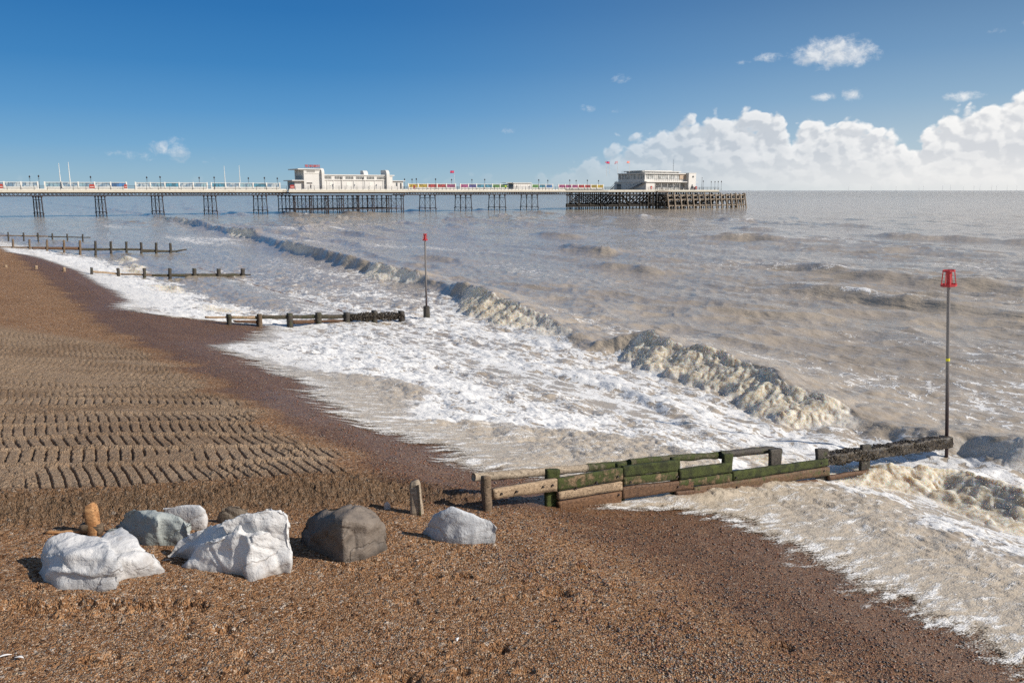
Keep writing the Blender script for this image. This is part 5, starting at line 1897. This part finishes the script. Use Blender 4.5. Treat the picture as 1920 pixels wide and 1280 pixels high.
# ------------------------------------------------------------------ boulders
def rock_mat(name, base, vein, dark, rough=.75, amt=.35, lichen=None):
    m, nt, bs = material(name)
    p = objco(nt)
    n = nt.noise(p, 1.7, 5, .6, .4)
    c = nt.mix(nt.ss(n, .3, .72), base, vein)
    st_ = nt.noise(p, 3.3, 6, .68, .8)
    c = nt.mix(nt.ss(st_, .52, .75) * amt, c, dark)
    v = nt.voro(nt.vadd(p, nt.vscale(nt.noisec(p, 2.5, 3), .5)), 1.15, 'DISTANCE_TO_EDGE')
    crack = nt.ss(v, .0, .022, 1.0, .0) * nt.ss(nt.noise(p, 1.9, 2), .48, .60)
    c = nt.mix(crack * .35, c, dark)
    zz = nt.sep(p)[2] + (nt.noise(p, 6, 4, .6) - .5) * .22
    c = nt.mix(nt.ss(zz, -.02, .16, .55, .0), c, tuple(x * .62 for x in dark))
    c = nt.mix(nt.ss(nt.noise(p, 30, 4, .7), .60, .75) * .16, c, tuple(x * .45 for x in dark))
    nt.put(bs.inputs['Base Color'], c)
    bs.inputs['Roughness'].default_value = rough
    h = nt.noise(p, 4.5, 6, .62, .3) * .9 - crack * .15 + nt.noise(p, 16, 5, .65) * .16
    nt.put(bs.inputs['Normal'], nt.bump(h, 1.0, .055))
    return m


R_WHITE = rock_mat('white_limestone', (.60, .585, .57), (.43, .44, .455), (.28, .235, .195), amt=.55)
R_WHITE2 = rock_mat('bright_limestone', (.68, .665, .645), (.53, .525, .52), (.33, .26, .205), amt=.55)
R_GREEN = rock_mat('green_grey_stone', (.29, .32, .30), (.38, .40, .385), (.20, .23, .21), amt=.35)
R_DARK = rock_mat('dark_grey_stone', (.115, .092, .074), (.22, .18, .145), (.05, .043, .038), amt=.6)
R_PALE = rock_mat('pale_grey_stone', (.50, .51, .52), (.42, .43, .45), (.27, .25, .23), amt=.4)
R_BROWN = rock_mat('brown_stone', (.17, .135, .10), (.24, .20, .155), (.09, .07, .05))


def p3(px, py, h, g):
    """3D point seen at (px, py), h metres above the ground height g"""
    return Vector(on_z(px, py, g + h))


def rock(name, label, g, lobes, mat, vox=.022, amp=.045, smooth=11, seed=0, facet=.05):
    """each lobe: list of (px, py, height); the convex hulls are fused, weathered and set in the shingle"""
    bm = bmesh.new()
    allp = []
    for lobe in lobes:
        pts = [p3(*q, g) for q in lobe]
        c = sum(pts, Vector()) / len(pts)
        allp += pts
        vs = [bm.verts.new(p) for p in pts]
        low = [p for p in pts]
        for p in low:                            # feet of the stone go under the shingle
            q = Vector((p.x, p.y, g - .22)); q = q.lerp(Vector((c.x, c.y, g - .22)), .10 if p.z < g + .1 else .16)
            vs.append(bm.verts.new(q))
        r = bmesh.ops.convex_hull(bm, input=vs)
        bmesh.ops.delete(bm, geom=[v for v in r['geom_interior'] if isinstance(v, bmesh.types.BMVert)], context='VERTS')
    c = sum(allp, Vector()) / len(allp); c.z = g
    me = bpy.data.meshes.new(name)
    bmesh.ops.translate(bm, verts=bm.verts, vec=-c)
    bm.to_mesh(me); bm.free()
    o = bpy.data.objects.new(name, me); COL.objects.link(o)
    rm = o.modifiers.new('r', 'REMESH'); rm.mode = 'VOXEL'; rm.voxel_size = vox
    sm = o.modifiers.new('s', 'SMOOTH'); sm.iterations = smooth; sm.factor = .6
    dg = bpy.context.evaluated_depsgraph_get()
    nm = bpy.data.meshes.new_from_object(o.evaluated_get(dg))
    bpy.data.objects.remove(o)
    N = len(nm.vertices)
    co = np.empty(N * 3, np.float32); nm.vertices.foreach_get('co', co); co = co.reshape(-1, 3)
    no = np.empty(N * 3, np.float32); nm.vertices.foreach_get('normal', no); no = no.reshape(-1, 3)
    dsp = np.empty(N, np.float32)
    sv = Vector((seed * 3.7, seed, -seed * 1.3))
    for i in range(N):
        p = Vector(co[i]) + sv
        w = mnoise.noise_vector(p * 1.1) * .5
        f = mnoise.noise((p + w) * 1.7) * 1.1 + abs(mnoise.noise((p + w) * 2.6)) * -1.3 + mnoise.noise(p * 7.5) * .28 + mnoise.noise(p * 19) * .10 - (mnoise.voronoi((p + w) * 2.3)[0][0] - .4) * 1.1
        cr = 1 - min(1, abs(mnoise.noise((p + w) * 1.25 + Vector((9, 3, 1)))) / .035)
        dsp[i] = amp * f - cr * .022
    co = co + no * dsp[:, None]
    nm.vertices.foreach_set('co', co.ravel())
    nm.materials.clear()
    ob = link(name, nm, mat, None, tuple(c), smooth=True)
    return tag(ob, label, 'boulder', 'boulders set in the shingle')


GZ = lambda px, py: float(ground_hit(px, py)[2])
g_a = GZ(200, 1085)
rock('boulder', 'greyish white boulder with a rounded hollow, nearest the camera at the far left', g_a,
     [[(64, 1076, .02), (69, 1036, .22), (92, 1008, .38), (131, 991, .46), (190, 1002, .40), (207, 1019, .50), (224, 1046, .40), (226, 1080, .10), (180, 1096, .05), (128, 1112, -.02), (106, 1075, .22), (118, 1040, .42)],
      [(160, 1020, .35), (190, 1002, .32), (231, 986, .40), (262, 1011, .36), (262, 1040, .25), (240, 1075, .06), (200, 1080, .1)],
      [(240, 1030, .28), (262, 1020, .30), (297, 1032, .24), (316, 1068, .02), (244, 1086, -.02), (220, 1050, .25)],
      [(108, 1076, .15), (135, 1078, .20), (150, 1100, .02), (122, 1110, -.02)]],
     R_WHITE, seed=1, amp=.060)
g_b = GZ(460, 1065)
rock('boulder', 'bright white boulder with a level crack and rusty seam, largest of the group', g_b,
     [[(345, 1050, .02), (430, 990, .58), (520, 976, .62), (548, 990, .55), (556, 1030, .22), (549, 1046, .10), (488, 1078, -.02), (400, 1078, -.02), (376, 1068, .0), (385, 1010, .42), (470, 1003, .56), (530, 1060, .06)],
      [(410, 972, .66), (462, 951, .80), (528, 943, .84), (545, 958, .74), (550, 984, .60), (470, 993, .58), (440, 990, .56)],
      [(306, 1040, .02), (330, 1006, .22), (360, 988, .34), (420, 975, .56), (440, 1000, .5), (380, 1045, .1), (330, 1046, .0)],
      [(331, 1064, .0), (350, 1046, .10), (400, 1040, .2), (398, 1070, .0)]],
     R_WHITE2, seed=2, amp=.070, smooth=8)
g_c = GZ(300, 1005)
rock('boulder', 'green-grey boulder with a wavy top, tucked behind the two front white ones', g_c,
     [[(211, 985, .05), (243, 947, .42), (290, 951, .42), (340, 962, .40), (364, 981, .30), (355, 996, .16), (312, 1018, .02), (290, 1022, -.02), (240, 1005, .04), (276, 965, .40)],
      [(225, 960, .30), (243, 947, .40), (300, 970, .40), (262, 1004, .10)]],
     R_GREEN, seed=3, amp=.052, vox=.024)
g_d = GZ(370, 985)
rock('boulder', 'rounded white boulder leaning behind the green-grey one', g_d,
     [[(298, 951, .30), (340, 939, .40), (372, 939, .40), (386, 952, .30), (391, 970, .10), (370, 981, .0), (310, 972, .1)]], R_WHITE, seed=4, amp=.02, vox=.024)
g_e = GZ(425, 975)
rock('boulder', 'small brown boulder half hidden behind the bright white one', g_e,
     [[(401, 974, .02), (408, 952, .22), (425, 943, .30), (450, 945, .28), (468, 952, .2), (470, 970, .0)]], R_BROWN, seed=5, amp=.015, vox=.024)
g_f = GZ(645, 1030)
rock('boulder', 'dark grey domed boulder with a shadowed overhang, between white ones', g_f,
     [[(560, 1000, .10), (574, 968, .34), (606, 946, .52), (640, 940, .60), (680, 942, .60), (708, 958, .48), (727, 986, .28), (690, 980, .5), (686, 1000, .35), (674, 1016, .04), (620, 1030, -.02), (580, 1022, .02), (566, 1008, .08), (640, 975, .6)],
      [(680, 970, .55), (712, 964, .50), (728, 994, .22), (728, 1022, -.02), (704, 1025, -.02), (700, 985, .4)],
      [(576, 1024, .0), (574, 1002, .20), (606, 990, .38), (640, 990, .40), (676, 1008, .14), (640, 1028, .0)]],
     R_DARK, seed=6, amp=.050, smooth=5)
g_h = GZ(865, 1010)
rock('boulder', 'pale grey wedge-shaped boulder standing alone beside the groyne', g_h,
     [[(788, 998, .04), (812, 964, .36), (846, 944, .55), (868, 958, .48), (925, 974, .32), (937, 988, .22), (934, 1008, .0), (892, 1012, -.02), (866, 1016, -.02), (812, 1019, -.02), (826, 960, .45)]],
     R_PALE, seed=7, amp=.034, smooth=8)
g_i = GZ(238, 1000)
rock('boulder', 'small low greenish stone behind the left white boulder, by the stump', g_i,
     [[(190, 1000, .02), (200, 990, .12), (232, 984, .16), (252, 992, .10), (250, 1002, .0), (200, 1006, .0)]], R_GREEN, seed=8, amp=.012, vox=.02)
g_j = GZ(725, 950)
o = rock('stone', 'fist-sized white stone lying alone between the dark boulder and the stump', g_j,
         [[(719, 948, .03), (721, 941, .10), (727, 938, .12), (732, 944, .07), (732, 950, .0), (724, 951, .0)]], R_WHITE2, seed=9, amp=.004, vox=.008)
o['category'] = 'stone'; del o['group']


# ------------------------------------------------------------------ stumps and driftwood
def stump(px, py, py_top, w, lab, mat, prof, lean=(0, 0), seed=0):
    g = ground_hit(px, py)
    X, Y, Z = g
    d = ray(px, py_top); hgt = H + d[2] / math.hypot(d[0], d[1]) * math.hypot(X, Y) - Z
    n, rows_ = 18, 26
    vs, fs = [], []
    for j in range(rows_ + 1):
        v = j / rows_
        k = np.interp(v, *zip(*prof))
        for i in range(n):
            a = 2 * math.pi * i / n
            sq = 1 / max(abs(math.cos(a)), abs(math.sin(a))) ** .6
            nz = mnoise.noise(Vector((math.cos(a) * 1.6, math.sin(a) * 1.6, v * 1.3 + seed)))
            gr = -abs(mnoise.noise(Vector((a * 2.1, seed + 4, v * .6)))) * .30
            rr = w * k * sq * (1 + .28 * nz + gr)
            top = .018 * math.sin(a + seed) * (v > .9)
            vs.append((rr * math.cos(a) + lean[0] * v, rr * .8 * math.sin(a) + lean[1] * v, -.35 + (hgt + .35) * v + top))
    for j in range(rows_):
        for i in range(n):
            fs.append((j * n + i, j * n + (i + 1) % n, (j + 1) * n + (i + 1) % n, (j + 1) * n + i))
    fs.append(tuple(range(rows_ * n, rows_ * n + n)))
    me = bpy.data.meshes.new('timber_stump'); me.from_pydata(vs, [], fs)
    o = link('timber_stump', me, M[mat], None, (X, Y, Z), smooth=True)
    return tag(o, lab, 'timber stump', 'worn timber stumps in the shingle')


stump(176, 998, 943, .082, 'orange-brown worn timber stump behind the left boulders', 'w_orange', [(0, 1.08), (.6, 1.0), (.85, 1.0), (.95, .88), (1, .62)], (-.01, 0), 1)
st2 = stump(785, 962, 901, .085, 'grey split timber stump standing near the groyne', 'w_grey', [(0, 1.12), (.3, 1.08), (.7, 1.0), (.93, .95), (1, .70)], (-.05, 0), 2)
sl = MB().box(-.012, .012, -.105, -.02, .0, .40)
g_ = ground_hit(785, 962)
sp = MB().bar((.045, -.075, -.2), (.01, -.075, .46), .022, .03).build('split', M['w_black'], st2)
gd = ground_hit(120, 1000); gd2 = ground_hit(185, 998)
dr = empty('driftwood', (gd[0], gd[1], gd[2]), 0, label='flat sun-bleached length of driftwood lying beside the orange stump', cat='driftwood')
dv = Vector(gd2) - Vector(gd)
slab_quad('board', [(-.25, 0, .015), dv + Vector((0, 0, .05)), dv + Vector((0, 0, .0)), (-.25, 0, -.03)], (0, .07, 0), M['w_orange'], dr, rough=.02, seed=3, res=.05)
slab_quad('broken_end', [dv + Vector((-.22, -.05, .13)), dv + Vector((.05, -.08, .12)), dv + Vector((.05, -.08, 0)), dv + Vector((-.22, -.05, .03))], (0, .12, 0), M['w_post'], dr, rough=.03, seed=8, res=.04)

# feathers on the shingle
m, nt, bs = material('feather'); bs.inputs['Roughness'].default_value = .9
nt.put(bs.inputs['Base Color'], nt.mix(nt.noise(objco(nt), 90, 3), (.6, .57, .54), (.8, .78, .75)))
for px, py, ln, an, lab in ((8, 1234, .13, .5, 'long white feather at the left edge of the shingle'), (36, 1237, .10, -.1, 'short white feather beside the long one at the left'), (859, 1202, .07, 1.3, 'small curled white feather lying in the middle of the near shingle')):
    g = ground_hit(px, py)
    n = 10; vs = []; fs = []
    for i in range(n + 1):
        t = i / n; w = .016 * math.sin(math.pi * min(1, t * .95 + .05)) + .001
        for sgn in (-1, 0, 1): vs.append(((t - .5) * ln, sgn * w + .012 * math.sin(t * 3), .022 + .012 * math.sin(t * 3) + (.004 if sgn == 0 else 0)))
    for i in range(n):
        for k in range(2): a = i * 3 + k; fs.append((a, a + 3, a + 4, a + 1))
    me = bpy.data.meshes.new('feather'); me.from_pydata(vs, [], fs)
    o = link('feather', me, m, None, tuple(g), an, smooth=True); so = o.modifiers.new('t', 'SOLIDIFY'); so.thickness = .002
    tag(o, lab, 'feather', 'feathers on the shingle')


# ------------------------------------------------------------------ loose pebbles and spray (uncountable)
def scatter(name, pos, size, mats, squash=(1, .75, .6), seed=0, kinds=None, sub=1):
    """many little stones or drops merged in one mesh"""
    bm = bmesh.new(); bmesh.ops.create_icosphere(bm, subdivisions=sub, radius=1)
    base = np.array([v.co[:] for v in bm.verts]); tri = np.array([[v.index for v in f.verts] for f in bm.faces]); bm.free()
    rs = np.random.RandomState(seed)
    n = len(pos); nb = len(base)
    ang = rs.rand(n) * 6.283; c, s_ = np.cos(ang), np.sin(ang)
    bb = base[None] * (np.array(squash)[None, None] * (1 + .3 * rs.randn(n, 1, 3).clip(-1, 1)))
    x = bb[..., 0] * c[:, None] - bb[..., 1] * s_[:, None]; y = bb[..., 0] * s_[:, None] + bb[..., 1] * c[:, None]
    co = np.stack([x, y, bb[..., 2]], -1) * size[:, None, None] + pos[:, None, :]
    f = (tri[None] + (np.arange(n) * nb)[:, None, None]).reshape(-1, 3)
    me = bpy.data.meshes.new(name)
    me.vertices.add(n * nb); me.vertices.foreach_set('co', co.astype(np.float32).ravel())
    me.loops.add(len(f) * 3); me.loops.foreach_set('vertex_index', f.astype(np.int32).ravel())
    me.polygons.add(len(f)); me.polygons.foreach_set('loop_start', np.arange(len(f), dtype=np.int32) * 3)
    me.polygons.foreach_set('use_smooth', np.ones(len(f), bool))
    me.update(calc_edges=True)
    for m_ in mats: me.materials.append(m_)
    if len(mats) > 1:
        mi = np.repeat((rs.rand(n) * len(mats)).astype(np.int32), len(tri)); me.polygons.foreach_set('material_index', mi)
    o = bpy.data.objects.new(name, me); COL.objects.link(o)
    o['kind'] = 'stuff'
    return o


def pebm(name, c, rough=.6):
    m, nt, bs = material(name)
    n = nt.noise(objco(nt), 35, 3)
    nt.put(bs.inputs['Base Color'], nt.mix(n, tuple(x * .7 for x in c), tuple(min(1, x * 1.25) for x in c)))
    bs.inputs['Roughness'].default_value = rough
    return m


dry = [pebm('pebble_tan', (.34, .21, .12)), pebm('pebble_brown', (.19, .105, .06)), pebm('pebble_dark', (.06, .048, .04)), pebm('pebble_buff', (.42, .31, .20)), pebm('pebble_grey', (.25, .225, .20)), pebm('pebble_rust', (.27, .125, .055))]
wetm = [pebm('wet_rust', (.20, .085, .042), .25), pebm('wet_dark', (.06, .042, .034), .25), pebm('wet_brown', (.15, .08, .047), .25), pebm('wet_grey', (.15, .12, .10), .28)]


def on_beach(n, r0, r1, seed, cond, azm=.66):
    rs = np.random.RandomState(seed)
    r = 1 / (1 / r0 - rs.rand(n) * (1 / r0 - 1 / r1)); a = rs.uniform(-azm, azm, n)
    X, Y = r * np.sin(a), r * np.cos(a); s, t = st(X, Y)
    k = cond(s, t, X, Y); X, Y = X[k], Y[k]
    z = beach_fn(X, Y, np.hypot(X, Y))[2]
    return X, Y, z, rs


X, Y, z, rs = on_beach(100000, 6.0, 14, 11, lambda s, t, x, y: (t < bank_t(s) - .3) & (s < 6.6) & (gn(x / 1.6, y / 1.1, 200) > rnd2(np.floor(x * 1e4), y * 0, 1) * .9 - .55))
sz = .0052 + .0075 * rs.rand(len(X)) ** 3 * (1 + .5 * sstep(st(X, Y)[0], 3, 6))
scatter('pebbles', np.stack([X, Y, z + sz * .25], 1), sz, dry, seed=1)
X, Y, z, rs = on_beach(75000, 7.0, 30, 12, lambda s, t, x, y: (s > 5.2) & (s < edge_s(t) + .9) & (gn(x / .9, y / .7, 201) * .4 + gn(x / .06, y / .05, 202) * .6 > -.05))
sz = (.006 + .012 * rs.rand(len(X)) ** 3) * (1 + .03 * np.hypot(X, Y))
scatter('wet_pebbles', np.stack([X, Y, z + sz * .25], 1), sz, wetm, seed=2)

# spray and froth thrown up by the breakers
sprm, nt, bs = material('spray')
nt.put(bs.inputs['Base Color'], nt.mix(nt.noise(objco(nt), 3, 4, .7), (.66, .55, .40), (.88, .82, .70)))
bs.inputs['Roughness'].default_value = .5
rs = np.random.RandomState(21)
n = 150000
t = rs.uniform(3, 46, n); s = np.where(t > 9.6, np.interp(t, CR_T, CR_S), np.interp(t, [3, 6.6, 8.2, 9.6], [18.2, 17.3, 17.9, 16.9])) + rs.uniform(-2.4, 1.2, n)
X, Y = xy(s, t)
zz, fr, ov, _, _, _ = sea_height(X, Y, np.hypot(X, Y))
k = (rs.rand(n) < .32 * fr * (.15 + .85 * sstep(gn(X / .5, Y / .5, 301), -.2, .5)))
X, Y, zz, t = X[k], Y[k], zz[k], t[k]
jump = rs.exponential(.05, len(X)) * (1 + 1.8 * sstep(gn(t / 1.3, t * 0, 302), .0, .5))
pos = np.stack([X - SX * .12, Y - SY * .12, zz + jump.clip(0, .5)], 1) + rs.randn(len(X), 3) * .05
scatter('spray', pos, .004 + .010 * rs.rand(len(X)) ** 3, [sprm], (1, 1, .8), 3, sub=1)
